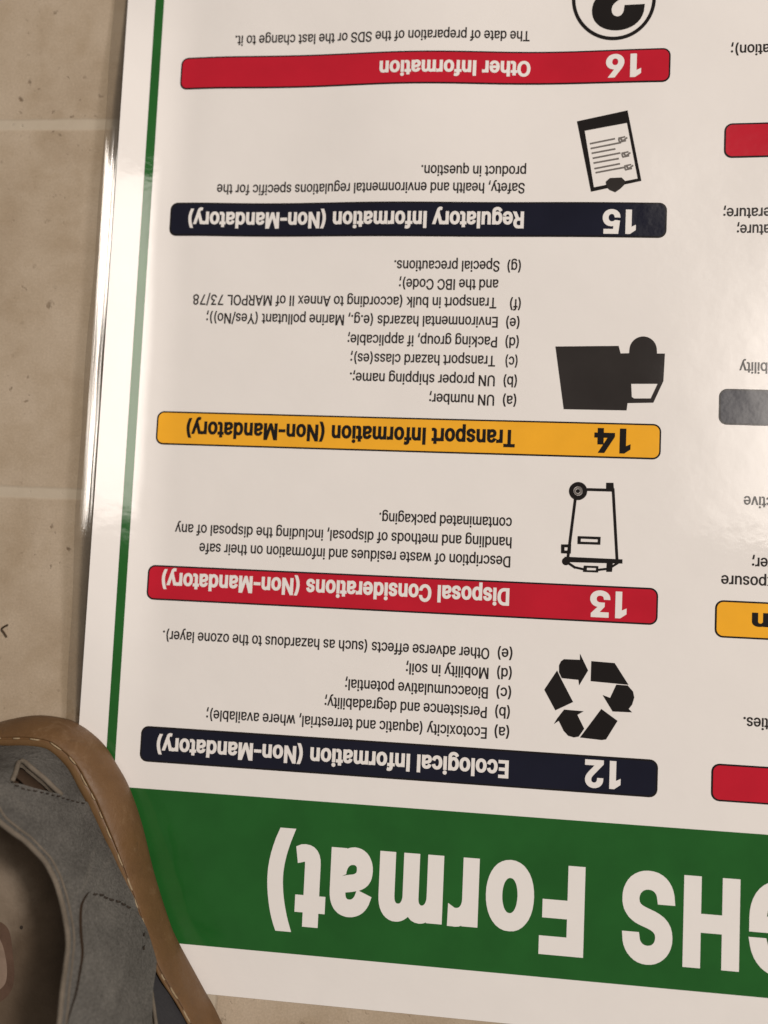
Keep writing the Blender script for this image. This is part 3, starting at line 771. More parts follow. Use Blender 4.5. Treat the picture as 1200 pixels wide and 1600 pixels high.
def thicken(l, sgn, ax, ay):
    S = np.array([ax, ay])
    a = np.asarray(l, float) / S
    keep = np.linalg.norm(a - np.roll(a, 1, 0), axis=1) > 1e-4
    a = a[keep]
    t = np.roll(a, -1, 0) - a
    t /= np.linalg.norm(t, axis=1, keepdims=True) + 1e-12
    n = np.stack([t[:, 1], -t[:, 0]], 1) * sgn
    n0 = np.roll(n, 1, 0)
    m = (n + n0) / np.maximum(1 + (n * n0).sum(1, keepdims=True), 0.45)
    return (a + m) * S


def glyph_mesh(text, ax, ay, spacing=1.0):
    """V (em units), F for one line of text"""
    loops = outlines(text, spacing)
    ars = [area2(l) for l in loops]
    sgn = 1 if ars[int(np.argmax(np.abs(ars)))] > 0 else -1
    if ax > 0:
        loops = [thicken(l, sgn, ax, ay) for l in loops]
    iv = sorted([(l[:, 0].min(), l[:, 0].max(), i) for i, l in enumerate(loops)])
    groups, hi = [], -1e9
    for a, b, i in iv:
        if a > hi - 1e-4:
            groups.append([])
            hi = b
        groups[-1].append(loops[i])
        hi = max(hi, b)
    V, F = [], []
    for g in groups:
        v, f = fill(g)
        s = len(V)
        V += [tuple(p) for p in v]
        F += [tuple(s + i for i in t) for t in f]
    return np.array(V), F


CAP = 0.509


def line_of_text(name, text, start, end, cap, mat, layer, ax=0.012, ay=0.008, spacing=1.0, parent=None, down=True):
    """text upside down on the sheet: start/end = (u, v) of the baseline's ends, cap = capital height in mm"""
    V, F = glyph_mesh(text, ax, ay, spacing)
    x0, x1 = V[:, 0].min(), V[:, 0].max()
    (us_, vs_), (ue, ve) = start, end
    k = (us_ - ue) / (x1 - x0)
    sy = cap / (CAP + 2 * ay)
    t = (V[:, 0] - x0) / (x1 - x0)
    u = us_ - (V[:, 0] - x0) * k
    v = vs_ + (ve - vs_) * t - (V[:, 1] + ay) * sy
    return printed(name, np.stack([u, v], 1), F, mat, layer, parent)


def pxuv(px, py):
    return at(px, py, 0.75)[:2] * CAM_H / (CAM_H - 0.75)


def tl(name, text, s, e, cap, mat, layer, **kw):
    a, b = pxuv(*s), pxuv(*e)
    vm = 0.5 * (a[1] + b[1]) if kw.pop('level', True) else None
    if vm is not None:
        a, b = (a[0], vm), (b[0], vm)
    return line_of_text(name, text, a, b, cap, mat, layer, **kw)


# header title
title = tl('title_lettering', 'GHS Format)', (1268, 1386), (421, 1312), 28.3, M['white_ink'], 2, ax=0.043, ay=0.030, spacing=1.13,
           parent=header, level=True)


# ---- section bars
def round_rect(u0, u1, v0, v1, r, n=7):
    pts = []
    for cx, cy, a0 in ((u1 - r, v1 - r, 0), (u0 + r, v1 - r, 90), (u0 + r, v0 + r, 180), (u1 - r, v0 + r, 270)):
        for i in range(n):
            a = math.radians(a0 + 90.0 * i / (n - 1))
            pts.append((cx + r * math.cos(a), cy + r * math.sin(a)))
    return pts


def bar(u0, u1, v_top, v_bot, mat, label, line=0.55):
    outer = round_rect(u0, u1, v_bot, v_top, 2.6)
    ob = printed('section_bar', *fill([outer], grid=4.0, edge=3.0), M['black'], 1)
    ob['label'] = label
    inner = round_rect(u0 + line, u1 - line, v_bot + line, v_top - line, 2.1)
    printed('bar_face', *fill([inner], grid=4.0, edge=3.0), mat, 2, ob)
    return ob


def heading(bar_o, text, s, e, cap, mat, num, ns, ne, ncap):
    tl('heading', text, s, e, cap, mat, 3, ax=0.036, ay=0.024, spacing=1.04, parent=bar_o)
    if num:
        tl('section_number', num, ns, ne, ncap, mat, 3, ax=0.036, ay=0.028, spacing=1.06, parent=bar_o)


W_, K_ = M['white_ink'], M['black']
b16 = bar(-108.6, 62.7, 179.4, 167.5, M['red'], 'red bar headed Other Information')
heading(b16, 'Other Information', (829, 97.5), (594.5, 101), 5.6, W_, '16', (1001, 87.5), (946.5, 88), 8.3)
b15 = bar(-109.2, 62.8, 125.7, 113.6, M['navy'], 'navy bar headed Regulatory Information')
heading(b15, 'Regulatory Information (Non-Mandatory)', (818.5, 335), (296, 330), 5.9, W_, '15', (993, 330), (941, 330), 8.4)
b14 = bar(-109.4, 62.6, 50.7, 38.9, M['orange'], 'orange bar headed Transport Information')
heading(b14, 'Transport Information (Non-Mandatory)', (805, 673), (292.5, 657), 5.9, K_, '14', (985, 671), (928.5, 669), 8.3)
b13 = bar(-109.2, 62.9, -3.2, -15.2, M['red'], 'red bar headed Disposal Considerations')
heading(b13, 'Disposal Considerations (Non-Mandatory)', (796, 921), (254, 892), 5.8, W_, '13', (979, 925), (922, 922), 8.7)
b12 = bar(-108.0, 64.2, -58.2, -70.2, M['navy'], 'navy bar headed Ecological Information')
heading(b12, 'Ecological Information (Non-Mandatory)', (795, 1188), (246, 1151), 5.8, W_, '12', (970, 1189), (914, 1186), 8.9)
bar(80.8, 252.6, 152.9, 141.0, M['red'], 'red bar running off the right edge, beside the clipboard')
bar(80.8, 252.6, 63.0, 51.1, M['navy'], 'navy bar running off the right edge, beside the truck')
bo = bar(80.9, 252.6, -6.1, -18.1, M['orange'], 'orange bar running off the right edge')
tl('heading', 'on', (1232, 961), (1174, 955.5), 5.8, K_, 3, ax=0.036, ay=0.024, parent=bo)
bar(80.8, 252.6, -58.1, -69.9, M['red'], 'red bar running off the right edge, above the header')

# ---- body text
CAPB = 3.75
groups = {
    16: [('The date of preparation of the SDS or the last change to it.', (828, 49), (369, 59))],
    15: [('Safety, health and environmental regulations specific for the', (820, 288), (340, 289)),
         ('product in question.', (822, 262), (659, 262))],
    14: [('Special precautions.', (781, 409), (616.5, 408)), ('(g)', (814, 411), (793, 410)),
         ('and the IBC Code);', (779, 438), (624, 436)),
         ('Transport in bulk (according to Annex II of MARPOL 73/78', (776, 467), (302.5, 459)), ('(f)', (814, 469), (797, 468)),
         ('Environmental hazards (e.g., Marine pollutant (Yes/No));', (778, 496.5), (323, 488)), ('(e)', (812, 498), (791, 497)),
         ('Packing group, if applicable;', (777, 527), (543.6, 522)), ('(d)', (811, 528), (790, 527)),
         ('Transport hazard class(es);', (774, 557), (548, 551)), ('(c)', (809, 558), (790, 557)),
         ('UN proper shipping name;.', (773.5, 588), (547, 581)), ('(b)', (808, 589), (787, 588)),
         ('UN number;', (772.5, 618), (671, 614)), ('(a)', (807, 619), (786, 618))],
    13: [('Description of waste residues and information on their safe', (797.7, 868.5), (312, 849)),
         ('handling and methods of disposal, including the disposal of any', (799.7, 838.5), (274, 819)),
         ('contaminated packaging.', (800, 810), (593, 800))],
    12: [('Other adverse effects (such as hazardous to the ozone layer).', (765, 1012.5), (255, 985)), ('(e)', (801, 1014), (778, 1012)),
         ('Mobility in soil;', (763.7, 1043), (634.7, 1036)), ('(d)', (800, 1044), (777, 1043)),
         ('Bioaccumulative potential;', (762.7, 1073.5), (539.7, 1061)), ('(c)', (799, 1075), (776, 1073)),
         ('Persistence and degradability;', (761, 1104), (507.7, 1089)), ('(b)', (797, 1105), (774, 1104)),
         ('Ecotoxicity (aquatic and terrestrial, where available);', (761, 1135), (322.7, 1110)), ('(a)', (796, 1136), (773, 1135))],
}
CUT = [('ration);', (1207, 74), (1140, 73.5)), ('perature;', (1214, 327), (1129, 327)), ('rature;', (1208, 353), (1150, 353)),
       ('ability', (1210, 568), (1154, 566)), ('ctive', (1207, 777), (1161, 775)), ('rer;', (1206, 872), (1174, 871)),
       ('exposure', (1222, 903), (1126, 898)), ('ities.', (1205, 1122), (1161, 1120))]


def text_block(rows):
    """all lines of one paragraph as one printed block"""
    VV, FF = [], []
    for text, s, e in rows:
        V, F = glyph_mesh(text, 0.017, 0.009)
        a, b = pxuv(*s), pxuv(*e)
        x0, x1 = V[:, 0].min(), V[:, 0].max()
        k = (a[0] - b[0]) / (x1 - x0)
        sy = CAPB / (CAP + 0.018)
        u = a[0] - (V[:, 0] - x0) * k
        v = 0.5 * (a[1] + b[1]) - (V[:, 1] + 0.009) * sy
        o = len(VV)
        VV += list(zip(u, v))
        FF += [tuple(o + i for i in f) for f in F]
    return printed('text_block', VV, FF, M['text'], 1)


for k, rows in groups.items():
    text_block(rows)
for row in (CUT[0:1], CUT[1:3], CUT[3:4], CUT[4:7], CUT[7:8]):
    text_block(row)


# ---- pictograms
def px_poly(pts, ox=0.0, oy=0.0, s=1.0):
    return [tuple(pxuv(ox + x * s, oy + y * s)) for x, y in pts]


def stroke(p, q, w):
    p, q = np.array(p, float), np.array(q, float)
    t = (q - p) / np.linalg.norm(q - p)
    n = np.array([-t[1], t[0]]) * w / 2
    return [tuple(p + n), tuple(q + n), tuple(q - n), tuple(p - n)]


def ring(cx, cy, r, n=40, ry=None, flip=False):
    pts = [(cx + r * math.cos(2 * math.pi * i / n), cy + (ry or r) * math.sin(2 * math.pi * i / n)) for i in range(n)]
    return pts[::-1] if flip else pts


def orient(l, ccw=True):
    return l if (area2(l) > 0) == ccw else l[::-1]


def shape(name, solids, holes=(), mat=None, layer=1, parent=None, label=None):
    V, F = fill([orient(l) for l in solids] + [orient(l, False) for l in holes], grid=3.0, edge=2.0)
    o = printed(name, V, F, mat or M['black'], layer, parent)
    if label:
        o['label'] = label
    return o


# question mark in a circle
o_ = (840, 0, 0.3)
q_ring = shape('question_pictogram', [px_poly(ring(958.5, 0.5, 65, 64))], [px_poly(ring(958.5, 0.5, 59.5, 64))], label='question mark in a circle')
Vq, Fq = glyph_mesh('?', 0.040, 0.026)
c = pxuv(966, -6)
sc_q = 27.0 / (Vq[:, 1].max() - Vq[:, 1].min())
mid = 0.5 * (Vq.min(0) + Vq.max(0))
Pq = np.stack([c[0] - (Vq[:, 0] - mid[0]) * sc_q * 0.98, c[1] + 0.6 - (Vq[:, 1] - mid[1]) * sc_q], 1)
printed('question_mark', Pq, Fq, M['black'], 1, q_ring)

# clipboard
cl = shape('clipboard_pictogram', [px_poly([(203, 640), (465, 585), (537, 950), (275, 1008)], *o_)],
           [px_poly([(243, 690), (462, 650), (518, 938), (290, 985)], *o_)], label='clipboard pictogram')
shape('clip', [px_poly([(352, 955), (372, 937), (434, 934), (452, 952), (448, 972), (430, 990), (402, 1010), (372, 998), (356, 982)], *o_)],
      mat=M['text'], layer=2, parent=cl)
rows = [((270, 758), (400, 732)), ((274, 783), (432, 752)), ((279, 808), (402, 785)), ((284, 834), (428, 806)),
        ((288, 859), (420, 835)), ((293, 888), (426, 862)), ((299, 909), (452, 880))]
shape('written_lines', [px_poly(stroke(a, b, 8.5), *o_) for a, b in rows], mat=M['grey_ink'], layer=1, parent=cl)
ticks = []
for cx, cy in ((441, 742), (458, 820), (472, 886)):
    ticks += [stroke((cx - 20, cy + 8), (cx + 16, cy), 8), stroke((cx - 24, cy - 12), (cx + 12, cy - 20), 8),
              stroke((cx - 22, cy - 10), (cx - 18, cy + 6), 8), stroke((cx - 4, cy + 4), (cx + 22, cy - 16), 9), stroke((cx - 14, cy - 14), (cx - 2, cy + 2), 9)]
shape('tick_boxes', [px_poly(t, *o_) for t in ticks], mat=M['grey_ink'], layer=1, parent=cl)

# truck
o_ = (840, 480, 0.3)
arc = [(547 - 71 * math.cos(math.pi * i / 24 * 0.92 + 0.12), 227 - 71 * math.sin(math.pi * i / 24 * 0.92 + 0.12)) for i in range(25)]
body = [(92, 207), (420, 205), (430, 244), (474, 243)] + arc[0:] + [(619, 245), (660, 245), (652, 388), (600, 500), (466, 502), (461, 540), (135, 533)]
shape('truck_pictogram', [px_poly(body, *o_)], [px_poly([(485, 402), (622, 402), (586, 478), (500, 478), (488, 470)], *o_)],
      mat=M['text'], label='delivery truck pictogram')

# wheeled bin
o_ = (840, 730, 0.3)
bn = shape('bin_pictogram', [px_poly(q, *o_) for q in (
    stroke((250, 117), (396, 121), 15), stroke((391, 112), (412, 484), 15), stroke((196, 160), (156, 478), 15),
    [(355, 82), (393, 82), (396, 118), (355, 118)],
    [(140, 466), (440, 480), (440, 502), (138, 494)], ring(147, 490, 21, 24),
    stroke((148, 492), (196, 524), 13), stroke((192, 521), (245, 533), 12), stroke((310, 535), (372, 528), 12), stroke((366, 530), (418, 498), 12),
    [(358, 500), (390, 500), (386, 545), (356, 545)])], label='wheeled bin pictogram')
shape('bin_wheel', [px_poly(ring(210, 125, 47, 40), *o_)], [px_poly(ring(210, 125, 24, 32), *o_)], layer=2, parent=bn)
shape('wheel_hub', [px_poly(ring(210, 125, 22, 30), *o_)], [px_poly(ring(209, 125, 13, 24), *o_)], mat=M['grey_ink'], layer=1, parent=bn)
shape('axle', [px_poly(ring(209, 125, 11, 20), *o_)], layer=1, parent=bn)
for a, b in (([(122, 402), (174, 402), (172, 450), (122, 448)], [(139, 417), (160, 417), (159, 434), (139, 434)]),
             ([(208, 359), (327, 363), (325, 404), (207, 400)], [(224, 372), (313, 376), (312, 391), (223, 388)]),
             ([(240, 512), (315, 515), (314, 548), (236, 545)], [(256, 523), (304, 525), (303, 537), (255, 536)])):
    shape('handle_slot', [px_poly(a, *o_)], [px_poly(b, *o_)], layer=2, parent=bn)

# recycling arrows
o_ = (800, 1000, 1 / 3.0)
arrows = [
    [(243, 89), (318, 92), (318, 63), (356, 142), (314, 212), (311, 186), (233, 178), (220, 150), (220, 118), (229, 99)],
    [(371, 98), (480, 107), (545, 209), (368, 192)],
    [(488, 208), (541, 212), (566, 240), (572, 268), (562, 302), (546, 322), (562, 338), (471, 334), (424, 257), (459, 270)],
    [(418, 322), (494, 378), (440, 465), (420, 468), (318, 456)],
    [(244, 325), (336, 333), (306, 350), (338, 415), (312, 452), (290, 456), (263, 448), (242, 425), (219, 378), (196, 393), (212, 366)],
    [(211, 142), (230, 182), (286, 290), (203, 329), (151, 232)],
]
shape('recycling_pictogram', [px_poly(a, *o_) for a in arrows], label='three chasing arrows pictogram')

# ---------------------------------------------------------------- sandal
sandal = thing('sandal', 'grey suede sandal with thick stitched tan sole standing on the lower left poster corner', 'sandal',
               (*at(60, 1500)[:2], 0))

S_PX = [(0, 1128), (53, 1118), (100, 1123), (127, 1135), (160, 1163), (182, 1197), (200, 1230), (220, 1287), (240, 1367), (263, 1440),
        (277, 1473), (317, 1547), (345, 1600), (388, 1710), (420, 1840), (438, 1980), (434, 2120), (398, 2260), (330, 2370), (240, 2420),
        (150, 2400), (80, 2300), (20, 2150), (-30, 1980), (-75, 1800), (-110, 1620), (-130, 1450), (-134, 1350), (-120, 1270), (-92, 1200), (-48, 1150)]
W_PX = [(0, 1168), (60, 1167), (90, 1183), (113, 1213), (133, 1253), (157, 1303), (177, 1343), (197, 1383), (213, 1423), (233, 1480),
        (240, 1520), (267, 1553), (293, 1600), (318, 1650)]
Z_S, Z_W = 4.5, 17.0
S = spline([at(x, y, Z_S)[:2] for x, y in S_PX], 2.0, True)
if area2(S) < 0:
    S = S[::-1]
NS = len(S)
T = np.roll(S, -1, 0) - np.roll(S, 1, 0)
T /= np.linalg.norm(T, axis=1, keepdims=True)
NIN = np.stack([-T[:, 1], T[:, 0]], 1)                      # inward for a counter-clockwise loop
Wv = spline([at(x, y, Z_W)[:2] for x, y in W_PX], 1.0)
inset = np.full(NS, np.nan)
for i in range(NS):
    dv = Wv - S[i]
    along = dv @ NIN[i]
    off = np.abs(dv @ T[i])
    k = np.argmin(off + (along < 0) * 100 + (along > 30) * 100)
    if off[k] < 1.5 and 0 < along[k] < 25:
        inset[i] = along[k]
known = ~np.isnan(inset)
mean_in = float(np.nanmean(inset))
inset[~known] = mean_in
ker = np.hanning(13)
ker /= ker.sum()
inset = np.convolve(np.concatenate([inset[-30:], inset, inset[:30]]), ker, 'same')[30:-30]
Wc = S + NIN * inset[:, None]


def sole_ring(frac, z, extra=0.0):
    q = S + NIN * (inset * frac + extra)[:, None]
    return np.column_stack([q, np.full(NS, z)])


def loft(rings, cap_first=True, cap_last=True):
    V = np.vstack(rings)
    n = len(rings[0])
    F = []
    for r in range(len(rings) - 1):
        for i in range(n):
            j = (i + 1) % n
            F.append((r * n + i, r * n + j, (r + 1) * n + j, (r + 1) * n + i))
    if cap_first:
        F.append(tuple(range(n - 1, -1, -1)))
    if cap_last:
        F.append(tuple((len(rings) - 1) * n + i for i in range(n)))
    return V, F


POSTER_TOP = 1.25
rings = [sole_ring(0, POSTER_TOP, 2.4), sole_ring(0, POSTER_TOP + 0.6, 0.9), sole_ring(0, 3.4, 0.12), sole_ring(0, 5.5, 0.0),
         sole_ring(0.03, 8.0), sole_ring(0.11, 11.0), sole_ring(0.24, 13.6), sole_ring(0.40, 15.6), sole_ring(0.55, 16.8), sole_ring(0.61, 17.05),
         sole_ring(0.64, 16.6), sole_ring(0.68, 16.6), sole_ring(0.73, 17.2)]
V, F = loft(rings, True, False)
sole = mesh_obj('sole', V, F, M['rubber'], sandal)
V, F = loft([sole_ring(0.73, 17.2), sole_ring(0.85, 17.5), sole_ring(1.0, 17.1), sole_ring(1.08, 16.2), sole_ring(1.06, 9.0, 4.0)], False, True)
mesh_obj('welt', V, F, M['welt'], sandal)

# --- (s, w) frame on the upper: s runs along the welt from the middle of the heel, w up the wall
seg = np.linalg.norm(np.roll(Wc, -1, 0) - Wc, axis=1)
cum = np.concatenate([[0], np.cumsum(seg)])
LTOT = cum[-1]
WN = np.roll(Wc, -1, 0) - np.roll(Wc, 1, 0)
WN /= np.linalg.norm(WN, axis=1, keepdims=True)
WN = np.stack([-WN[:, 1], WN[:, 0]], 1)


def zprof(d):
    return Z_W + 37.0 * (1 - np.exp(-np.maximum(d, 0) / 4.2)) + 0.10 * np.maximum(d, 0)


_d = np.linspace(0, 45, 1800)
_w = np.concatenate([[0], np.cumsum(np.hypot(np.diff(_d), np.diff(zprof(_d))))])


def to_sd(x, y):
    """nearest welt point: arc position and distance inside it"""
    p = np.array([x, y])
    a = Wc
    b = np.roll(Wc, -1, 0)
    ab = b - a
    t = np.clip(((p - a) * ab).sum(1) / (ab * ab).sum(1), 0, 1)
    q = a + ab * t[:, None]
    dd = np.linalg.norm(p - q, axis=1)
    i = int(np.argmin(dd))
    ins = seg_winding(p[None], [Wc])[0] != 0
    return cum[i] + t[i] * seg[i], (dd[i] if ins else -dd[i])


def on_upper(px, py):
    """where the photograph's sight line meets the upper: (s, w)"""
    z = 70.0
    prev = z
    while z > Z_W:
        x, y, _ = at(px, py, z)
        s, d = to_sd(x, y)
        if d >= 0 and zprof(d) >= z:
            break
        prev = z
        z -= 0.25
    lo, hi = max(z, Z_W), prev
    for _ in range(14):
        m_ = 0.5 * (lo + hi)
        x, y, _z = at(px, py, m_)
        s, d = to_sd(x, y)
        if d >= 0 and zprof(d) >= m_:
            lo = m_
        else:
            hi = m_
    x, y, _z = at(px, py, lo)
    s, d = to_sd(x, y)
    return s, float(np.interp(max(d, 0), _d, _w))


S0 = on_upper(6, 1226)[0] + 10.0     # middle of the heel, just out of the picture


def su(px, py):
    s, w = on_upper(px, py)
    # going round the right side the arc position falls (the loop runs counter-clockwise)
    s = (S0 - s + LTOT / 2) % LTOT - LTOT / 2
    return np.array([s, w])


def surf(s, w, off=0.0):
    a = (S0 - s) % LTOT
    d = np.interp(w, _w, _d)
    i = int(np.searchsorted(cum, a) - 1)
    i = max(0, min(NS - 1, i))
    t = (a - cum[i]) / seg[i]
    j = (i + 1) % NS
    base = Wc[i] * (1 - t) + Wc[j] * t
    n = WN[i] * (1 - t) + WN[j] * t
    n /= np.linalg.norm(n)
    e = 0.05
    dz = (zprof(d + e) - zprof(max(d - e, 0))) / (e + min(e, d))
    # outward normal of the wall
    k = 1 / math.hypot(1, dz)
    nz, nr = k, -dz * k
    xy = base + n * (d + nr * off)
    return np.array([xy[0], xy[1], zprof(d) + nz * off])


def puff(s, w):
    return 0.55 * noise.noise(Vector((s * 0.06, w * 0.07, 3.3))) + 0.25 * noise.noise(Vector((s * 0.2, w * 0.2, 8.1)))


def panel(name, loops, mat, off=0.0, thick=1.8, parent=None, under=None, grid=1.8, label=None, cut_mat=None):
    """a leather piece lying on the wall, cut to loops in (s, w)"""
    L = []
    for i, l in enumerate(loops):
        L.append(orient([tuple(p) for p in l], i == 0))
    V2, F2 = fill(L, grid=grid, edge=1.2)
    top, bot = [], []
    for s, w in V2:
        o = off + puff(s, w)
        top.append(surf(s, w, o))
        bot.append(surf(s, w, o - thick))
    n = len(top)
    cnt = {}
    for f in F2:
        for a, b in ((f[0], f[1]), (f[1], f[2]), (f[2], f[0])):
            cnt[(a, b)] = 1
    rim = [(a, b) for (a, b) in cnt if (b, a) not in cnt]
    faces = [tuple(reversed(f)) for f in F2] + [tuple(n + i for i in f) for f in F2] + [(a, b, n + b, n + a) for a, b in rim]
    idx = [0] * len(F2) + [1] * len(F2) + [2] * len(rim)
    o = mesh_obj(name, top + bot, faces, [mat, under or M['lining'], cut_mat or M['edge']], parent or sandal, True, None, idx)
    bm = bmesh.new()
    bm.from_mesh(o.data)
    bmesh.ops.recalc_face_normals(bm, faces=bm.faces)
    bm.to_mesh(o.data)
    bm.free()
    o.data.set_sharp_from_angle(angle=math.radians(45))
    if label:
        o['label'] = label
    return o


def mirror(l):
    return [(-s, w) for s, w in l][::-1]


def sp(pts, step=1.2):
    return [tuple(p) for p in spline([su(*p) for p in pts], step)]


s_cap = su(133, 1254)[0]
# heel panel: from the welt up to the upper edge, with one triangular cut-out on each side
edge_top = sp([(133, 1254), (115, 1250), (97, 1247)])
cut = [tuple(su(*p)) for p in ((93, 1244), (80, 1231), (65, 1217), (48, 1203), (38, 1194), (32, 1192), (28, 1197), (23, 1210), (18, 1222))]
low_mid = float(su(-12, 1225)[1])
heel_top = [(s_cap, 0.0)] + edge_top + cut + [tuple(su(8, 1226)), tuple(su(-8, 1225)), (1.0, low_mid)]
heel_loop = heel_top + mirror(heel_top)
panel('heel_panel', [heel_loop], M['suede'], 0.2)


# collar band
low = [(0.0, low_mid)] + sp([(-10, 1225), (8, 1226), (26, 1227), (58, 1236), (93, 1244), (115, 1250), (134, 1255)])
side = [(s, 0.05) for s in np.linspace(su(136, 1260)[0], su(211, 1420)[0], 40)]
tail = sp([(213, 1424), (222, 1450), (226, 1490), (222, 1540), (216, 1600), (212, 1650)])
rim_px = [(0, 1287), (20, 1299), (32, 1308), (50, 1325), (64, 1340), (76, 1357), (85, 1375), (96, 1409), (102, 1440), (106, 1472), (103, 1504), (98, 1547), (94, 1600), (92, 1650)]
rim = [tuple(q) for q in spline([su(*p) for p in rim_px[::-1]] + [(14.0, 33.3), (7.0, 34.4), (0.0, 34.8)], 1.2)]
rim_mid_w = rim[-1][1]
band_half = low + side + tail + rim
mid = [(0.0, rim_mid_w + 0.5)]
collar_loop = low[1:] + side + tail + rim[:-1]
collar_loop = collar_loop + [(0, rim_mid_w)] + mirror(collar_loop) + [(0, low_mid)]
panel('collar_band', [collar_loop], M['suede'], 0.9, 1.9)

# side strap laid over the collar, both sides
g_line = [(104, 1592), (113, 1557), (119, 1525), (123, 1494), (122, 1470), (121, 1451), (121, 1430), (124, 1412), (136, 1395)]
strap = sp(g_line + [(150, 1398), (165, 1404), (185, 1413), (203, 1423), (216, 1444), (230, 1478), (237, 1506), (232, 1545), (229, 1600), (226, 1650)])
lead = tuple(su(102, 1650))
strap = [lead] + strap
for l in (strap, mirror(strap)):
    panel('side_strap', [l], M['suede'], 2.1, 1.5, cut_mat=M['lining'])  # cut edges coloured dark to paint in the groove's shade

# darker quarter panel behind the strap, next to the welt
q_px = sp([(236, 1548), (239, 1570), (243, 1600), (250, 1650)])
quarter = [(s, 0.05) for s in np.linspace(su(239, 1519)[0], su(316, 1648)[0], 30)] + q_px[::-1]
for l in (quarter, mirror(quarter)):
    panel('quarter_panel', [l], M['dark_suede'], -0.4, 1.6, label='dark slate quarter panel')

# pale raw edges and bindings
edges = thing_parts = None
bv, bf = [], []


def add_tube(path, r):
    global bv, bf
    v, f = tube(path, r, 8)
    o = len(bv)
    bv += v
    bf += [tuple(o + i for i in t) for t in f]


def path_on(pts, off, step=1.0, fn=None):
    q = spline(pts, step)
    return [surf(s, w, off) for s, w in q]


def flush(name, mat, parent=None):
    global bv, bf
    o = mesh_obj(name, bv, bf, mat, parent or sandal)
    bv, bf = [], []
    return o


for mir in (1, -1):
    add_tube([surf(s * mir, w, 0.6 + puff(s * mir, w)) for s, w in spline(cut, 0.8)], 0.75)
    flush('cutout_edge', M['edge'])
rim_full = [(s, w) for s, w in rim[::-1]]
rim_all = [(-s, w) for s, w in rim_full[:0:-1]] + rim_full
add_tube([surf(s, w + 0.3, 0.5 + puff(s, w)) for s, w in spline(rim_all[::4], 1.2)], 0.75)
add_tube([surf(s, w - 1.5, 0.95 + puff(s, w)) for s, w in spline(rim_all[::4], 1.2)], 0.3)
flush('collar_binding', M['edge'])
for mir in (1, -1):
    add_tube([surf(s * mir, w, 0.2) for s, w in spline(q_px[::2] + [q_px[-1]], 1.2)], 0.55)
    flush('quarter_edge', M['edge'])


# stitching
def stitches(path3, length, gap, r, jit=0.3):
    P = np.array(path3)
    s = np.concatenate([[0], np.cumsum(np.linalg.norm(np.diff(P, axis=0), axis=1))])
    pos = 0.0
    while pos + length < s[-1]:
        ln = length * rng.uniform(1 - jit, 1 + jit)
        tt = np.linspace(pos, pos + ln, 6)
        q = np.stack([np.interp(tt, s, P[:, k]) for k in range(3)], 1)
        q[:, 2] += np.array([-0.35, 0.10, 0.25, 0.25, 0.10, -0.35]) * r / 0.4
        q[:, :2] += rng.uniform(-0.18, 0.18)
        add_tube(q, [r * 0.6, r, r, r, r, r * 0.6])
        pos += ln + gap * rng.uniform(1 - jit, 1 + jit)


st = sole_ring(0.66, 16.95)
stitches(np.vstack([st, st[:1]]), 3.4, 3.4, 0.27, 0.45)
flush('welt_stitching', M['thread'])
for mir in (1, -1):
    seam = spline([su(*p) for p in ((141, 1398), (152, 1400), (166, 1406), (184, 1414), (200, 1423))], 0.8)
    stitches([surf(s * mir, w + 0.9, 2.4 + puff(s, w)) for s, w in seam], 1.5, 0.8, 0.32)
    flush('seam_stitching', M['dark_thread'])
    seam = spline([su(*p) for p in ((215, 1462), (214, 1475), (213, 1500))], 0.8)
    stitches([surf(s * mir, w, 2.4 + puff(s, w)) for s, w in seam], 0.8, 2.6, 0.3)
    flush('seam_stitching', M['dark_thread'])
    seam = spline([su(*p) for p in ((20, 1231), (40, 1236), (60, 1241), (92, 1249), (115, 1254), (130, 1258))], 0.8)
    stitches([surf(s * mir, w + 0.3, 1.3 + puff(s, w)) for s, w in seam], 1.2, 1.0, 0.22)
    flush('seam_stitching', M['dark_thread'])

# footbed: a dished insole that turns up into the wall
def inner_ring(d, z):
    q = Wc + WN * d
    return np.column_stack([q, np.full(NS, z)])


cenW = Wc.mean(0)
axis = at(300, 2300, 0)[:2] - at(0, 1170, 0)[:2]
axis /= np.linalg.norm(axis)
fr = [inner_ring(3.4, 36), inner_ring(3.9, 28), inner_ring(4.8, 21.0), inner_ring(6.6, 16.0), inner_ring(10, 13.2), inner_ring(16, 12.5)]
V, F = loft(fr, False, False)
V2, F2 = fill([[tuple(p) for p in fr[-1][:, :2]]], grid=6.0)
k0 = len(V)
V = np.vstack([V, np.column_stack([V2, np.full(len(V2), 12.5)])])
F = F + [tuple(k0 + i for i in f) for f in F2]
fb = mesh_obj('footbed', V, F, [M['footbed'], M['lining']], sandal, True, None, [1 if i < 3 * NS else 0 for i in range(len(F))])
bm = bmesh.new()
bm.from_mesh(fb.data)
bmesh.ops.remove_doubles(bm, verts=bm.verts, dist=1e-6)
bmesh.ops.recalc_face_normals(bm, faces=bm.faces)
bm.to_mesh(fb.data)
bm.free()
# dark lining wall behind the cut-outs
lin = [inner_ring(2.4, 16.5)] + [inner_ring(d + 2.6, zprof(d) - 1.0) for d in (0.3, 0.8, 1.5, 2.5, 3.6)]
# (closed on the heel half only: the fore part is covered by the vamp)
n_l = len(lin[0])
V = np.vstack(lin)
arc_s = ((S0 - cum[:-1] + LTOT / 2) % LTOT) - LTOT / 2
F = []
for r in range(len(lin) - 1):
    for i in range(n_l):
        j = (i + 1) % n_l
        if abs(arc_s[i]) < 120 and abs(arc_s[j]) < 120:
            F.append((r * n_l + i, r * n_l + j, (r + 1) * n_l + j, (r + 1) * n_l + i))
mesh_obj('lining', V, F, M['lining'], sandal)

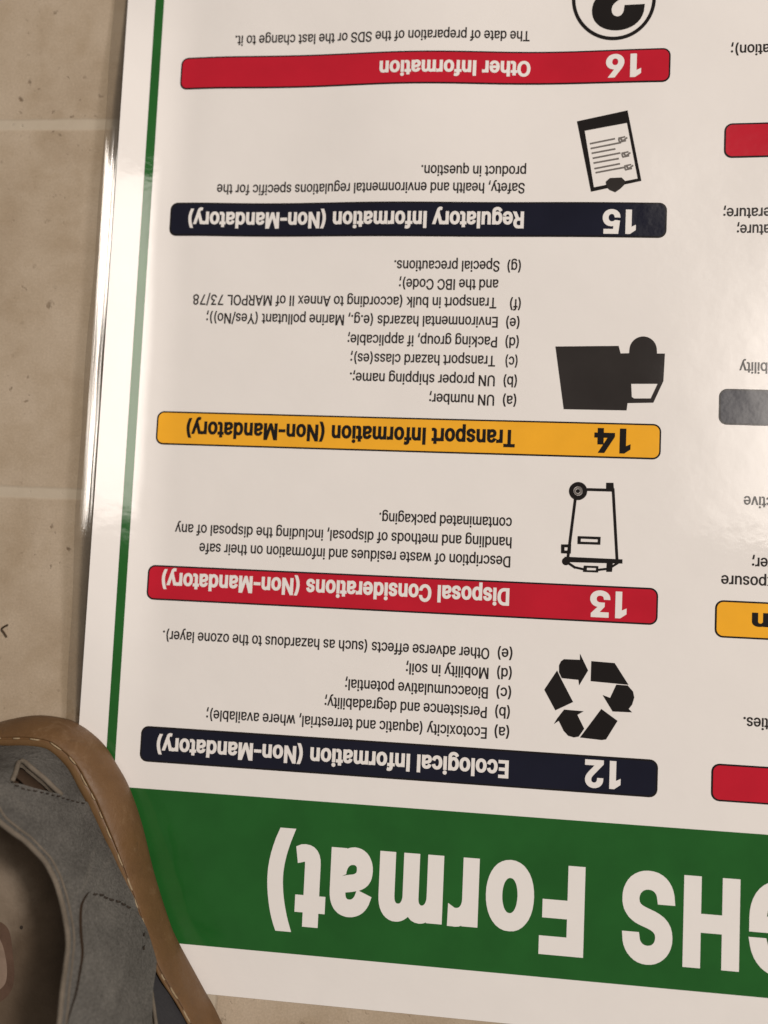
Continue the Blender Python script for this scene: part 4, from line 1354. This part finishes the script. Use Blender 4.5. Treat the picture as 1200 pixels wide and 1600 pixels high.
# oval heel mark on the footbed
def disc(name, pts, z, mat, parent):
    q = [at(x, y, z) for x, y in pts]
    V2, F2 = fill([orient([tuple(p[:2]) for p in spline([a[:2] for a in q], 0.6, True)])], grid=2.5)
    return mesh_obj(name, [(x, y, z + 0.0) for x, y in V2], F2, mat, parent)


disc('heel_mark_rim', [(13, 1452), (20, 1490), (22, 1530), (12, 1556), (-14, 1570), (-52, 1560), (-70, 1520), (-66, 1475), (-40, 1440), (-8, 1438)], 12.65, M['patch_rim'], fb)
disc('heel_mark', [(1, 1470), (8, 1492), (11, 1520), (6, 1540), (-14, 1552), (-44, 1545), (-58, 1515), (-54, 1478), (-36, 1455), (-12, 1454)], 12.8, M['patch'], fb)
disc('nail_head', [(34, 1446), (36.5, 1449), (34, 1452.5), (31, 1451), (31, 1447)], 12.75, M['dark_thread'], fb)


# vamp over the fore part
def build_vamp():
    a0 = at(0, 1170, 0)[:2]
    perp = np.array([-axis[1], axis[0]])
    al = (Wc - a0) @ axis
    la = (Wc - a0) @ perp
    amax = al.max()
    rows, nc = [], 25
    for a in np.linspace(148, amax - 1.0, 44):
        sel = np.argsort(np.abs(al - a))
        l = la[sel[:12]]
        # width at this station
        right, left = [], []
        for i in range(NS):
            j = (i + 1) % NS
            if (al[i] - a) * (al[j] - a) <= 0 and al[i] != al[j]:
                t = (a - al[i]) / (al[j] - al[i])
                right.append(la[i] * (1 - t) + la[j] * t)
        if len(right) < 2:
            continue
        lo, hi = min(right), max(right)
        hgt_ = 16 + 22 * (1 - smooth(150, amax, a)) + 8 * (1 - smooth(amax - 40, amax, a)) 
        row = []
        for k in range(nc):
            th = math.pi * k / (nc - 1)
            lat = 0.5 * (lo + hi) - 0.5 * (hi - lo) * math.cos(th)
            z = Z_W - 0.3 + hgt_ * math.sin(th) ** 0.7 * float(smooth(amax + 4, amax - 22, a) * 0.8 + 0.2)
            p = a0 + axis * a + perp * lat
            row.append((p[0], p[1], z))
        rows.append(row)
    n = len(rows)
    top = np.array(rows).reshape(-1, 3)
    F = [(j * nc + i, j * nc + i + 1, (j + 1) * nc + i + 1, (j + 1) * nc + i) for j in range(n - 1) for i in range(nc - 1)]
    o = mesh_obj('vamp', top, F, M['suede'], sandal)
    md = o.modifiers.new('thick', 'SOLIDIFY')
    md.thickness = 0.0018
    md.offset = -1
    return o


build_vamp()

# ---------------------------------------------------------------- twig on the tiles
tw = thing('twig', 'tiny dark bent twig lying on the beige tile left of the poster', 'twig', (*at(7, 985)[:2], 0))
a, b, c2 = at(12.5, 976, 0.6), at(2.5, 983, 0.5), at(10.5, 995.5, 0.5)
path = spline([a, 0.5 * (a + b) + np.array([-.1, .15, .2]), b, 0.5 * (b + c2) + np.array([.15, .1, .2]), c2], 0.15)
v, f = tube(path, [0.22 + 0.14 * math.sin(i * 0.9) ** 2 for i in range(len(path))], 8)
mesh_obj('stem', v, f, M['twig'], tw)
